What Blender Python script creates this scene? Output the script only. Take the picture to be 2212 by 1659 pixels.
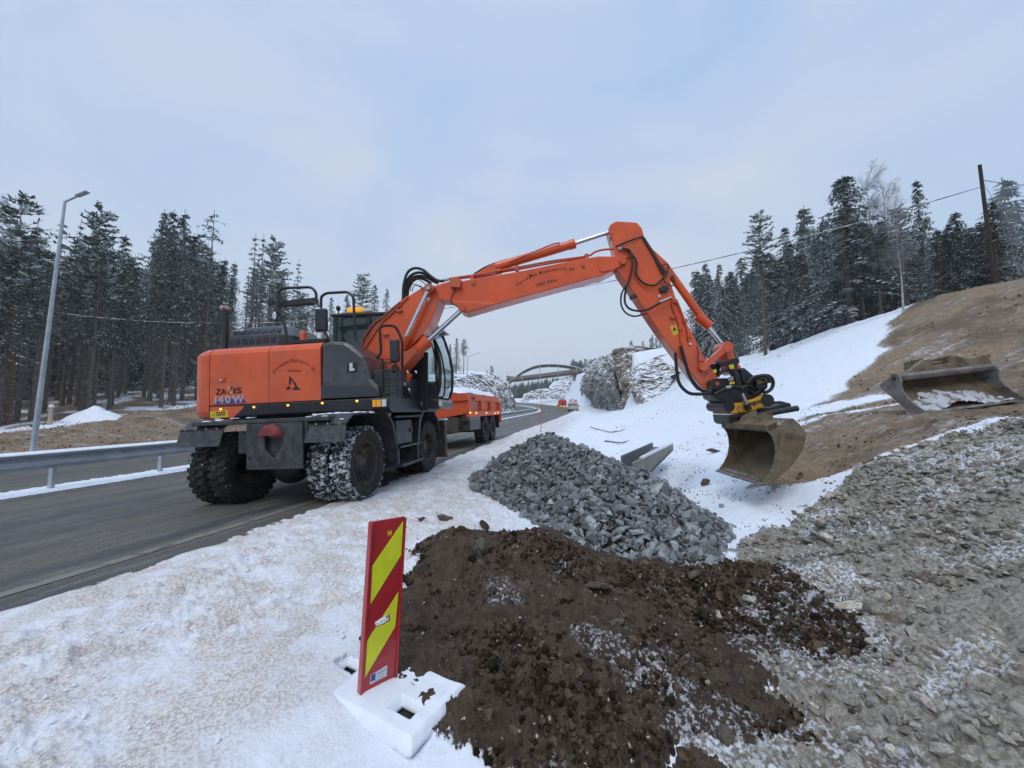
import bpy, bmesh, math, random
import numpy as np
from mathutils import Matrix, Vector, Euler
R=math.radians
for o in list(bpy.data.objects): bpy.data.objects.remove(o)
S=bpy.context.scene; COL=S.collection
# ---------------- camera
CAMZ=1.5; PITCH=4.7; ROLL=0.35
cd=bpy.data.cameras.new('camera'); cd.sensor_width=36; cd.lens=13.53; cd.clip_start=.05; cd.clip_end=3000
cam=bpy.data.objects.new('camera',cd); COL.objects.link(cam)
CR=Matrix.Rotation(R(90+PITCH),3,'X')@Matrix.Rotation(R(ROLL),3,'Z')
cam.matrix_world=Matrix.Translation((0,0,CAMZ))@CR.to_4x4(); S.camera=cam
S.render.resolution_x=1024; S.render.resolution_y=768
# ---------------- world: overcast winter sky
W=bpy.data.worlds.new('World'); S.world=W; W.use_nodes=True
nt=W.node_tree; nt.nodes.clear()
def nn(t,typ,**k):
    n=t.nodes.new(typ)
    for a,b in k.items():
        if a.startswith('i_'): n.inputs[a[2:].replace('_',' ')].default_value=b
        else: setattr(n,a,b)
    return n
SUN_EL,SUN_AZ=R(48),R(200)
sky=nn(nt,'ShaderNodeTexSky',sky_type='NISHITA',sun_disc=False,sun_elevation=SUN_EL,sun_rotation=SUN_AZ)
tc=nn(nt,'ShaderNodeTexCoord')
mp=nn(nt,'ShaderNodeMapping'); mp.inputs['Scale'].default_value=(1.1,1.1,2.3)
n1=nn(nt,'ShaderNodeTexNoise',i_Scale=1.5,i_Detail=6,i_Roughness=.5,i_Distortion=.6)
cr=nn(nt,'ShaderNodeValToRGB')
cr.color_ramp.elements[0].position=.3; cr.color_ramp.elements[0].color=(.32,.465,.705,1)
cr.color_ramp.elements[1].position=.68; cr.color_ramp.elements[1].color=(.51,.575,.685,1)
sx=nn(nt,'ShaderNodeSeparateXYZ')
mr=nn(nt,'ShaderNodeMapRange'); mr.inputs['From Min'].default_value=.80; mr.inputs['From Max'].default_value=1; mr.inputs['To Min'].default_value=1.; mr.inputs['To Max'].default_value=2.3
mx=nn(nt,'ShaderNodeMixRGB'); hz=nn(nt,'ShaderNodeMapRange'); hz.inputs['From Min'].default_value=-.02; hz.inputs['From Max'].default_value=.42; hz.inputs['To Min'].default_value=1; hz.inputs['To Max'].default_value=0
mx.inputs['Color2'].default_value=(.54,.62,.71,1)
vm=nn(nt,'ShaderNodeVectorMath',operation='SCALE')
bgn=nn(nt,'ShaderNodeBackground',i_Strength=.05); bgc=nn(nt,'ShaderNodeBackground',i_Strength=1.0)
msh=nn(nt,'ShaderNodeMixShader'); msh.inputs[0].default_value=.93
out=nn(nt,'ShaderNodeOutputWorld'); L=nt.links.new
L(tc.outputs['Generated'],mp.inputs[0]); L(mp.outputs[0],n1.inputs['Vector']); L(n1.outputs[0],cr.inputs[0])
L(tc.outputs['Generated'],sx.inputs[0]); L(sx.outputs['Z'],mr.inputs[0]); L(sx.outputs['Z'],hz.inputs[0])
L(hz.outputs[0],mx.inputs[0]); L(cr.outputs[0],mx.inputs['Color1']); L(mx.outputs[0],vm.inputs[0]); L(mr.outputs[0],vm.inputs['Scale'])
L(vm.outputs[0],bgc.inputs['Color']); L(sky.outputs[0],bgn.inputs['Color']); L(bgn.outputs[0],msh.inputs[1]); L(bgc.outputs[0],msh.inputs[2]); L(msh.outputs[0],out.inputs[0])
sd=bpy.data.lights.new('sun','SUN'); sd.energy=.9; sd.angle=R(25); sd.color=(1,.96,.9)
sun=bpy.data.objects.new('sun',sd); COL.objects.link(sun)
sun.rotation_euler=Vector((-math.sin(SUN_AZ)*math.cos(SUN_EL),-math.cos(SUN_AZ)*math.cos(SUN_EL),-math.sin(SUN_EL))).to_track_quat('-Z','Y').to_euler()
S.view_settings.view_transform='Standard'; S.view_settings.look='None'; S.view_settings.exposure=.38; S.view_settings.gamma=1
S.render.engine='CYCLES'; S.cycles.max_bounces=6; S.cycles.transparent_max_bounces=6
# ---------------- photo measurement -> world rays
FP=832.; 
def ray(X,Y):
    d=CR@Vector(((X-1106)/FP,-(Y-829.5)/FP,-1)); return Vector((0,0,CAMZ)),d
# ---------------- terrain function
SB,CB=math.sin(R(9.6)),math.cos(R(9.6))
def cf(s):   # sideways swing of the road: slightly right, then a long left bend
    s=np.asarray(s,float); a=np.clip(s-12,0,None); return np.where(a<16,.05*a*a/32,.05*(a-8))-np.maximum(s-70,0)**2/(2*105.)-.0155*np.maximum(7-np.clip(s,-12,99),0)**2
def st(x,y):
    s=x*SB+y*CB; t=x*CB-y*SB
    return s,t-cf(s)
def xy(s,tp):
    t=tp+float(cf(s))
    return s*SB+t*CB, s*CB-t*SB
def zr(s):
    s=np.clip(s,-30,165); return .33+.019*(s-5)+.00019*np.maximum(s-5,0)**2
def vnoise(x,y,seed=0):
    xi=np.floor(x).astype(np.int64); yi=np.floor(y).astype(np.int64); fx=x-xi; fy=y-yi
    fx=fx*fx*fx*(fx*(fx*6-15)+10); fy=fy*fy*fy*(fy*(fy*6-15)+10)
    def h(a,b):
        v=(a*374761393+b*668265263+seed*1442695041)&0xffffffff
        v=((v^(v>>13))*1274126177)&0xffffffff
        return ((v^(v>>16))&0xffff)/65535.
    return (h(xi,yi)*(1-fx)+h(xi+1,yi)*fx)*(1-fy)+(h(xi,yi+1)*(1-fx)+h(xi+1,yi+1)*fx)*fy
def fbm(x,y,oct=4,seed=0,gain=.5):
    a=0;amp=1;tot=0
    for i in range(oct):
        a=a+amp*vnoise(x*2**i+i*17.3,y*2**i-i*9.7,seed+i); tot+=amp; amp*=gain
    return a/tot*2-1
def sm(a,b,v):
    v=np.clip((v-a)/(b-a),0,1); return v*v*(3-2*v)
PN=([-2.6,-1.8,-.6,.5,1.3,2.4,3.5,5.3,7.5,10,17,22,60],[.0,-.1,-.24,-.33,-.33,-.08,.3,1.12,1.36,2.4,6.2,6.6,8])
PF=([-2.6,-1.5,-.5,1.6,3,5.6,12.5,18,60],[0,-.02,-.15,-.3,.1,1.1,5.2,6.2,9])
PG=([-2.6,-1.5,1.6,4.8,6.6,16,30,80],[0,-.02,-.25,.4,9.5,11.2,12.5,14])
def HB(x,y):
    x=np.asarray(x,float); y=np.asarray(y,float)
    s,t=st(x,y); z0=zr(s)
    f=sm(8,16,s); g=sm(52,64,s)
    r=(np.interp(t,*PN)*(1-f)+np.interp(t,*PF)*f)*(1-g)+np.interp(t,*PG)*g*(1-.93*sm(118,132,s))
    road=.05*(np.clip(t,-10.5,-2.6)+2.9)+.02*(np.clip(t,-18,-10.5)+10.5)
    lh=np.clip(.75+(s-14)*.12,.45,9); w=np.where(s>50,8.,9.)
    lh=lh*(1-.93*sm(98,112,s)); left=lh*sm(-17.5,-17.5-w,t)+np.clip((-30-t)*.03,0,3)
    z=z0+np.where(t>-2.6,.015+r,road)+left*(t<-17.5)
    z=z+np.where(s>150,6.*sm(165,300,s),0)
    tj=t+.12+.10*fbm(s*1.1,t*1.1,4,81)+.05*fbm(s*6,t*6,3,82)
    z=z-.04*sm(-2.98,-3.34,tj)*sm(-9.95,-9.75,tj)-.04*sm(-10.6,-10.8,tj)*sm(-16.3,-16.1,tj)     # road bed under the asphalt sheets
    return z
def seg(x,y,ax,ay,bx,by):
    dx,dy=bx-ax,by-ay; k=np.clip(((x-ax)*dx+(y-ay)*dy)/(dx*dx+dy*dy),0,1)
    return np.hypot(x-ax-k*dx,y-ay-k*dy)
def heap(x,y):   # surface of the crushed stone heap: a ridge with slopes at the angle of repose
    ax,ay,bx,by=.62,7.35,1.66,5.2; dx,dy=bx-ax,by-ay; k=np.clip(((x-ax)*dx+(y-ay)*dy)/(dx*dx+dy*dy),0,1)
    d=np.hypot(x-ax-k*dx,y-ay-k*dy); return 1.20-.34*k-.70*np.sqrt(d*d+.03)+.10*fbm(x*1.6,y*1.6,3,77)
def H(x,y):
    x=np.asarray(x,float); y=np.asarray(y,float); z=HB(x,y)
    z=z+.27*np.exp(-(seg(x,y,-.45,3.72,.2,3.78)/.5)**2)+.11*np.exp(-(seg(x,y,.5,3.7,2.2,3.4)/.42)**2)
    z=z+.12*np.exp(-(np.hypot(x-.6,y-2.5)/.6)**2)
    z=np.maximum(z,heap(x,y)-.12)-.42*np.exp(-(seg(x,y,3.05,7.7,3.75,9.0)/.38)**2)
    return z
def hit(X,Y,f=None):
    o,d=ray(X,Y); f=f or H; tt=1.0; st_=.05; prev=tt
    while tt<700:
        p=o+d*tt
        if p.z<float(f(p.x,p.y)):
            a,b=prev,tt
            for _ in range(20):
                m=(a+b)/2; q=o+d*m
                if q.z<float(f(q.x,q.y)): b=m
                else: a=m
            return o+d*b
        prev=tt; tt*=1.02
    return o+d*200
def g(x,y): return Vector((x,y,float(H(x,y))))
# ---------------- object helpers
def tag(o,label=None,cat=None,group=None,kind=None):
    if label: o['label']=label
    if cat: o['category']=cat
    if group: o['group']=group
    if kind: o['kind']=kind
    return o
def empty(name,M=None,label=None,cat=None,group=None):
    o=bpy.data.objects.new(name,None); COL.objects.link(o); o.empty_display_size=.2
    if M is not None: o.matrix_world=M
    return tag(o,label,cat,group)
class MB:
    def __init__(s): s.v=[]; s.f=[]; s.sm=[]; s.mi=[]; s.cur=0
    def add(s,vs,fs,smooth=False):
        n=len(s.v); s.v+= [tuple(v) for v in vs]
        for f in fs: s.f.append(tuple(i+n for i in f)); s.sm.append(smooth); s.mi.append(s.cur)
        return s
    def box(s,c,d,M=None):
        x,y,z=[k/2 for k in d]
        vs=[Vector((a*x,b*y,e*z)) for e in(-1,1) for b in(-1,1) for a in(-1,1)]
        if M is not None: vs=[M@v for v in vs]
        c=Vector(c); return s.add([v+c for v in vs],[(0,2,3,1),(4,5,7,6),(0,1,5,4),(2,6,7,3),(0,4,6,2),(1,3,7,5)])
    def bb(s,x0,x1,y0,y1,z0,z1): return s.box(((x0+x1)/2,(y0+y1)/2,(z0+z1)/2),(abs(x1-x0),abs(y1-y0),abs(z1-z0)))
    def prism(s,pts,y0,y1):   # pts (x,z), extruded along y
        n=len(pts); a=sum(pts[i][0]*pts[(i+1)%n][1]-pts[(i+1)%n][0]*pts[i][1] for i in range(n))
        if a<0: pts=pts[::-1]
        if y0>y1: y0,y1=y1,y0
        vs=[(p[0],y0,p[1]) for p in pts]+[(p[0],y1,p[1]) for p in pts]
        fs=[tuple(range(n)),tuple(range(2*n-1,n-1,-1))]+[(i,i+n,(i+1)%n+n,(i+1)%n) for i in range(n)]
        return s.add(vs,fs)
    def loft(s,rings,smooth=False,cap=True):
        n=len(rings[0]); vs=[p for r in rings for p in r]; fs=[]
        for k in range(len(rings)-1):
            for i in range(n): j=(i+1)%n; fs.append((k*n+i,k*n+j,(k+1)*n+j,(k+1)*n+i))
        m=len(s.f); s.add(vs,fs,smooth)
        if cap: s.add(rings[0],[tuple(range(n-1,-1,-1))]); s.add(rings[-1],[tuple(range(n))])
        return s
    def cyl(s,p0,p1,r0,r1=None,n=20,smooth=True,cap=True):
        r1=r0 if r1 is None else r1; p0=Vector(p0); p1=Vector(p1); d=(p1-p0).normalized()
        a=d.orthogonal().normalized(); b=d.cross(a); R_=[]
        for p,r in((p0,r0),(p1,r1)): R_.append([p+(a*math.cos(2*math.pi*i/n)+b*math.sin(2*math.pi*i/n))*r for i in range(n)])
        return s.loft(R_,smooth,cap)
    def tube(s,pts,r,n=10,sub=6,curve=True):
        P=[Vector(p) for p in pts]
        if curve and len(P)>2:
            Q=[]; E=[P[0]*2-P[1]]+P+[P[-1]*2-P[-2]]
            for i in range(1,len(E)-2):
                for k in range(sub):
                    t=k/sub; a,b,c,d=E[i-1],E[i],E[i+1],E[i+2]
                    Q.append(.5*((2*b)+(c-a)*t+(2*a-5*b+4*c-d)*t*t+(3*b-a-3*c+d)*t**3))
            Q.append(P[-1]); P=Q
        up=None; rings=[]
        for i,p in enumerate(P):
            d=(P[min(i+1,len(P)-1)]-P[max(i-1,0)]).normalized()
            up=d.orthogonal().normalized() if up is None else (up-d*up.dot(d)).normalized()
            b=d.cross(up); rr=r[i*len(r)//len(P)] if isinstance(r,(list,tuple)) else r
            rings.append([p+(up*math.cos(2*math.pi*k/n)+b*math.sin(2*math.pi*k/n))*rr for k in range(n)])
        return s.loft(rings,True)
    def rtube(s,pts,r,rad=.05,n=10):  # polyline with rounded corners
        P=[Vector(p) for p in pts]; Q=[P[0]]
        for i in range(1,len(P)-1):
            a=(P[i-1]-P[i]); b=(P[i+1]-P[i]); k=min(rad,a.length*.45,b.length*.45); a=P[i]+a.normalized()*k; b=P[i]+b.normalized()*k
            for j in range(6):
                t=j/5; Q.append(a*(1-t)**2+P[i]*2*t*(1-t)+b*t*t)
        Q.append(P[-1]); return s.tube(Q,r,n,curve=False)
    def lathe(s,prof,n=32,M=None,smooth=True,cap=False):  # prof (r,y) around Y axis
        rings=[[Vector((r*math.cos(2*math.pi*i/n),y,r*math.sin(2*math.pi*i/n))) for i in range(n)] for r,y in prof]
        if M is not None: rings=[[M@p for p in r] for r in rings]
        return s.loft(rings,smooth,cap)
    def ball(s,c,r,sc=(1,1,1),n=12,M=None):
        rings=[]
        for k in range(1,n):
            a=math.pi*k/n; rings.append([Vector((r*math.sin(a)*math.cos(2*math.pi*i/n)*sc[0],r*math.sin(a)*math.sin(2*math.pi*i/n)*sc[1],-r*math.cos(a)*sc[2])) for i in range(n)])
        c=Vector(c); rings=[[c+(M@p if M is not None else p) for p in q] for q in rings]; return s.loft(rings,True)
    def mesh(s,name,mats=None,M=None):
        me=bpy.data.meshes.new(name); v=s.v if M is None else [M@Vector(p) for p in s.v]
        me.from_pydata([tuple(p) for p in v],[],s.f); 
        me.polygons.foreach_set('use_smooth',s.sm); me.polygons.foreach_set('material_index',s.mi)
        bm=bmesh.new(); bm.from_mesh(me); bmesh.ops.recalc_face_normals(bm,faces=bm.faces); bm.to_mesh(me); bm.free()
        for m in (mats if isinstance(mats,(list,tuple)) else [mats] if mats else []): me.materials.append(m)
        return me
    def obj(s,name,mat=None,parent=None,bevel=0,M=None,seg_=2):
        o=bpy.data.objects.new(name,s.mesh(name,mat,M)); COL.objects.link(o)
        if parent is not None: o.parent=parent
        if bevel:
            b=o.modifiers.new('bevel','BEVEL'); b.width=bevel; b.segments=seg_; b.limit_method='ANGLE'; b.angle_limit=R(38); b.harden_normals=False
        return o
def fastmesh(name,V,F,mats=None,mi=None,smooth=False,col=None,uv=None):
    V=np.asarray(V,np.float32); F=np.asarray(F,np.int32); k=F.shape[1]
    me=bpy.data.meshes.new(name); me.vertices.add(len(V)); me.vertices.foreach_set('co',V.ravel())
    me.loops.add(F.size); me.loops.foreach_set('vertex_index',F.ravel())
    me.polygons.add(len(F)); me.polygons.foreach_set('loop_start',np.arange(0,F.size,k,dtype=np.int32))
    try: me.polygons.foreach_set('loop_total',np.full(len(F),k,np.int32))
    except Exception: pass
    if mi is not None: me.polygons.foreach_set('material_index',np.asarray(mi,np.int32))
    me.polygons.foreach_set('use_smooth',np.full(len(F),smooth,bool))
    for m in (mats if isinstance(mats,(list,tuple)) else [mats] if mats else []): me.materials.append(m)
    me.update(calc_edges=True)
    if col is not None:
        a=me.attributes.new('mask','FLOAT_COLOR','POINT'); a.data.foreach_set('color',np.asarray(col,np.float32).ravel())
    if uv is not None:
        u=me.uv_layers.new(name='uv'); u.data.foreach_set('uv',np.asarray(uv,np.float32)[F.ravel()].ravel())
    return me
def link(name,me,parent=None,M=None):
    o=bpy.data.objects.new(name,me); COL.objects.link(o)
    if parent is not None: o.parent=parent
    if M is not None: o.matrix_world=M
    return o
def copy_tree(o,parent=None):
    c=o.copy(); COL.objects.link(c); c.parent=parent
    for ch in list(o.children): copy_tree(ch,c)
    return c
# ---------------- materials
def mat(name,c,c2=None,scale=4,rough=.6,metal=0,bump=0,bscale=30,coat=0,snow=0,snowc=(.78,.81,.86),spec=.5,detail=5,lo=.4,hi=.6,coord='Object',emit=None,stretch=None,island=0,rvar=0,snscale=9,alpha=None,dirt=None,dscale=3,dlo=.5,dhi=.7,splash=None):
    m=bpy.data.materials.new(name); m.use_nodes=True; t=m.node_tree; b=t.nodes['Principled BSDF']; L=t.links.new
    b.inputs['Roughness'].default_value=rough; b.inputs['Metallic'].default_value=metal; b.inputs['Coat Weight'].default_value=coat; b.inputs['Coat Roughness'].default_value=.12
    b.inputs['Specular IOR Level'].default_value=spec
    co=t.nodes.new('ShaderNodeTexCoord').outputs[coord]
    if stretch:
        mm=nn(t,'ShaderNodeMapping'); mm.inputs['Scale'].default_value=stretch; L(co,mm.inputs[0]); co=mm.outputs[0]
    def noise(sc,de=5,ro=.55):
        n=nn(t,'ShaderNodeTexNoise',i_Scale=sc,i_Detail=de,i_Roughness=ro); L(co,n.inputs['Vector']); return n.outputs[0]
    def ramp(v,a,bb):
        q=nn(t,'ShaderNodeMapRange',interpolation_type='SMOOTHSTEP'); q.inputs['From Min'].default_value=a; q.inputs['From Max'].default_value=bb; L(v,q.inputs[0]); return q.outputs[0]
    def mix(f,a,bb,blend='MIX'):
        q=nn(t,'ShaderNodeMixRGB',blend_type=blend)
        for k,vv in((0,f),(1,a),(2,bb)):
            if isinstance(vv,(float,int)): q.inputs[k].default_value=vv
            elif isinstance(vv,(tuple,list)): q.inputs[k].default_value=(*vv[:3],1)
            else: L(vv,q.inputs[k])
        return q.outputs[0]
    colr=c
    if c2: colr=mix(ramp(noise(scale,detail),lo,hi),c,c2)
    if dirt: colr=mix(ramp(noise(dscale,8,.65),dlo,dhi),colr,dirt)
    if splash:   # road salt and mud spray, densest low on the machine
        sz=nn(t,'ShaderNodeSeparateXYZ'); L(co,sz.inputs[0]); ma=nn(t,'ShaderNodeMath',operation='MULTIPLY_ADD'); L(noise(2.2,8,.7),ma.inputs[0]); ma.inputs[1].default_value=-2.2; L(sz.outputs['Z'],ma.inputs[2])
        fz=ramp(ma.outputs[0],splash[1],splash[0]); mm_=nn(t,'ShaderNodeMath',operation='MULTIPLY'); L(fz,mm_.inputs[0]); L(ramp(noise(9,9,.75),.35,.70),mm_.inputs[1]); m3=nn(t,'ShaderNodeMath',operation='MULTIPLY'); L(mm_.outputs[0],m3.inputs[0]); m3.inputs[1].default_value=splash[2]
        colr=mix(m3.outputs[0],colr,(.30,.27,.24))
    if island:
        gi=t.nodes.new('ShaderNodeNewGeometry').outputs['Random Per Island']; q=nn(t,'ShaderNodeMapRange'); q.inputs['To Min'].default_value=1-island; q.inputs['To Max'].default_value=1+island; L(gi,q.inputs[0])
        sc_=nn(t,'ShaderNodeVectorMath',operation='SCALE')
        if isinstance(colr,tuple): sc_.inputs[0].default_value=colr[:3]
        else: L(colr,sc_.inputs[0])
        L(q.outputs[0],sc_.inputs['Scale']); colr=sc_.outputs[0]
    if rvar:
        oi=t.nodes.new('ShaderNodeObjectInfo').outputs['Random']; q=nn(t,'ShaderNodeMapRange'); q.inputs['To Min'].default_value=1-rvar; q.inputs['To Max'].default_value=1+rvar; L(oi,q.inputs[0])
        sc_=nn(t,'ShaderNodeVectorMath',operation='SCALE')
        if isinstance(colr,tuple): sc_.inputs[0].default_value=colr[:3]
        else: L(colr,sc_.inputs[0])
        L(q.outputs[0],sc_.inputs['Scale']); colr=sc_.outputs[0]
    if snow:
        ge=nn(t,'ShaderNodeNewGeometry'); sp=nn(t,'ShaderNodeSeparateXYZ'); L(ge.outputs['Normal'],sp.inputs[0])
        ad=nn(t,'ShaderNodeMath',operation='MULTIPLY_ADD'); L(noise(snscale,6,.65),ad.inputs[0]); ad.inputs[1].default_value=1.6; L(sp.outputs['Z'],ad.inputs[2])
        colr=mix(ramp(ad.outputs[0],2.3-snow,2.5-snow),colr,snowc)
    if isinstance(colr,(tuple,list)): b.inputs['Base Color'].default_value=(*colr[:3],1)
    else: L(colr,b.inputs['Base Color'])
    if bump:
        bn=nn(t,'ShaderNodeBump',i_Strength=bump,i_Distance=.02); L(noise(bscale,8,.62),bn.inputs['Height']); L(bn.outputs[0],b.inputs['Normal'])
    if emit: b.inputs['Emission Color'].default_value=(*emit[:3],1); b.inputs['Emission Strength'].default_value=emit[3]
    if alpha: b.inputs['Transmission Weight'].default_value=alpha
    return m
# ---------------- ground, roads
def poly(pts,f=HB): return [(p.x,p.y) for p in (hit(X,Y,f) for X,Y in pts)]
def inside(x,y,P):
    r=np.zeros(x.shape,bool); n=len(P)
    for i in range(n):
        (x1,y1),(x2,y2)=P[i],P[(i+1)%n]
        c=((y1>y)!=(y2>y)); xx=(x2-x1)*(y-y1)/((y2-y1) if y2!=y1 else 1e-9)+x1
        r^=c&(x<xx)
    return r
SOIL=poly([(895,1225),(985,1165),(1080,1140),(1320,1170),(1600,1215),(1760,1290),(1870,1350),(1840,1420),(1690,1400),(1640,1500),(1750,1600),(1500,1659),(1080,1659),(960,1560),(860,1440),(865,1290)])
SOIL2=[(-.1,1.75),(1.0,1.75),(1.3,.6),(.8,-.6),(-.1,.2),(-.35,1.2)]
GRAV=[(1.75,3.1),(2.1,3.6),(2.35,4.2),(3.3,4.6),(4.2,5.2),(5.2,5.3),(6.5,5.0),(7.5,4.0),(8.5,1.0),(8,-6),(1.2,-6),(.5,-.2),(.7,1.6),(1.0,2.4)]
BENCH=[(3.6,5.9),(4.6,5.4),(6.0,5.3),(7.8,4.3),(9,0),(16,-8),(40,-8),(36,13.5),(22,16.8),(16.5,15.2),(12,12.3),(8.5,10.3),(6,9),(4.4,7.3)]
DUST=[poly([(1560,1330),(1640,1255),(1700,1200),(1800,1170),(1850,1230),(1780,1290),(1900,1370),(1950,1440),(1830,1500),(1700,1470),(1620,1420)]),poly([(1170,1370),(1290,1390),(1420,1440),(1540,1510),(1640,1570),(1900,1600),(2100,1659),(1480,1659),(1500,1590),(1380,1550),(1250,1460)]),poly([(2000,1400),(2212,1380),(2212,1480),(2050,1500)])]
def masks(x,y):
    s,t=st(x,y)
    w=.16+.015*np.hypot(x,y); jx=x+w*fbm(x*1.7,y*1.7,5,3,.75)*1.6; jy=y+w*fbm(x*1.7,y*1.7,5,8,.75)*1.6
    so=inside(jx,jy,SOIL)|inside(jx,jy,SOIL2)
    gr=(inside(jx,jy,GRAV)&~so)|(heap(x,y)>HB(x,y)+.03)
    rr=np.hypot(x,y)
    jx=x+1.3*fbm(s*1.2,t*.22,5,21,.6); jy=y+1.3*fbm(s*1.2,t*.22,5,31,.6)
    br=inside(jx,jy,BENCH)
    # snow streaks running up the slope and on the track
    streak=fbm(s*1.3,t*.2,5,44,.6); br&=~((streak>.05)&(s>13)&(t<13.5)&(t<.55*s-1))
    br&=~((streak>.12)&(t<7.5)&(s>9))
    gr&=~br
    bank=(t<-17.6+.5*fbm(s*.4,t*.6,4,5))&(t>-27+1.2*fbm(s*.2,t*.3,4,6))&(s<62)&(fbm(s*.3,t*1.1,5,9,.6)<.42)
    br|=bank
    br|=(t<-27)&(t>-60)&(s<75)&(fbm(s*.8,t*.8,4,19)>-.12)  # brown forest floor, spread wide to put the shade between trunks into the colour
    dirt=sm(-.4,-1.6,t+.5*fbm(s*.8,t*.8,4,12))*(t>-3.2)*sm(70,30,s)
    dirt=np.maximum(dirt,.55*sm(.3,.0,np.abs(t-14.2+.12*s))*(s>8))
    return so,gr,br,dirt
def build_ground():
    th=np.concatenate([np.linspace(-180,-75,50)[:-1],np.linspace(-75,-58,60)[:-1],np.linspace(-58,58,820)[:-1],np.linspace(58,75,60)[:-1],np.linspace(75,180,50)])
    rr=np.concatenate([[.02,.3,.6],np.geomspace(.9,12,520),np.geomspace(12.1,90,330),np.geomspace(92,900,80)])
    T,Q=np.meshgrid(np.radians(th),rr); x=Q*np.sin(T); y=Q*np.cos(T)
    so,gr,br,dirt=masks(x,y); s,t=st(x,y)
    def blur(a,n):
        a=a.astype(float)
        for _ in range(n):
            p=np.pad(a,1,mode='edge'); a=(p[1:-1,1:-1]*2+p[:-2,1:-1]+p[2:,1:-1]+p[1:-1,:-2]+p[1:-1,2:])/6
        return a
    du=fbm(x*1.5,y*1.5,5,101,.65)
    dust=np.zeros(x.shape)
    for PP in DUST: dust=np.maximum(dust,inside(x+.25*du,y+.25*fbm(x*1.5+7,y*1.5,5,103,.65),PP)*1.)
    dust=np.maximum(dust,.45*(du>.18)); dirt=np.where(so|gr,blur(dust,8),dirt)
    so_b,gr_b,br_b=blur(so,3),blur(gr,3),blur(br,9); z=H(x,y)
    road=(t<-3.2)&(t>-9.85)|(t<-10.7)&(t>-16.2)
    off=~road; near=np.clip(12/np.maximum(Q,4),0,1)
    # snow: soft large relief + trampled lumps
    n_l=fbm(x*1.3,y*1.3,4,51); lump=fbm(x*15,y*15,4,52,.62)
    sn=off&~so&~gr&~br
    tr=sm(-.2,.25,fbm(x*.9+3,y*.9,3,57))*sm(.2,-1.2,t)+.10
    z+=sn*(.035*n_l+.030*lump*tr*near*1.4)*(np.where(t>-2.6,1,.5))
    rnd=random.Random(31)
    for i in range(16):   # boot prints along the shoulder and a wheel rut beside the asphalt
        fxp=-2.7+.17*i+rnd.uniform(-.05,.05); fyp=1.7+.16*i+(.09 if i%2 else -.09); a_=.75+rnd.uniform(-.2,.2); dx=(x-fxp)*math.cos(a_)+(y-fyp)*math.sin(a_); dy=-(x-fxp)*math.sin(a_)+(y-fyp)*math.cos(a_)
        rq=(dx/.15)**2+(dy/.055)**2; z+=sn*(-.028*np.exp(-rq**2)+.010*np.exp(-(rq-1.6)**2*3))
    z-=sn*.022*np.exp(-((t+2.62)/.12)**4)*(s<12)*(.6+.4*np.sin(s*42+np.abs(t+2.62)*30))
    z+=sn*(t>.3)*(.022*fbm(x*3.2,y*3.2,4,59,.6))
    z+=sn*sm(-3.3,-2.9,t)*sm(-2.0,-2.4,t)*.03*np.clip(fbm(s*3.2,t*6,4,58)+.3,0,1)
    z+=sn*(t<-9.8)*(t>-10.75)*.05
    b1=np.abs(fbm(x*5,y*5,5,61,.62)); b2=fbm(x*14,y*14,4,62,.65)
    b3=fbm(x*8,y*8,6,68,.72)
    z+=so*(.05*(.32-b1)+.06*np.abs(b3)-.01+.03*b2+.05*fbm(x*2,y*2,3,63))*near
    z+=gr*(.05*b2+.05*fbm(x*2.2,y*2.2,3,64))*near
    z+=br*(.09*fbm(s*2.0,t*.4,5,65,.6)+.03*b2*np.maximum(near,.5)+.05*fbm(x*1.1,y*1.1,4,66))
    z+=np.where(Q>25,.35*fbm(x*.12,y*.12,4,70)*off*(np.abs(t+9)>9),0)
    V=np.stack([x,y,z],-1).reshape(-1,3); nr,nc=x.shape
    i=np.arange(nr-1)[:,None]*nc+np.arange(nc-1)[None,:]
    F=np.stack([i,i+1,i+nc+1,i+nc],-1).reshape(-1,4)[:,::-1]
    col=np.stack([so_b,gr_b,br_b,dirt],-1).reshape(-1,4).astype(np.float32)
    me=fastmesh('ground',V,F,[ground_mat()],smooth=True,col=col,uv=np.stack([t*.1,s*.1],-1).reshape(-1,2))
    o=link('ground',me); tag(o,kind='structure'); return o
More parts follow.
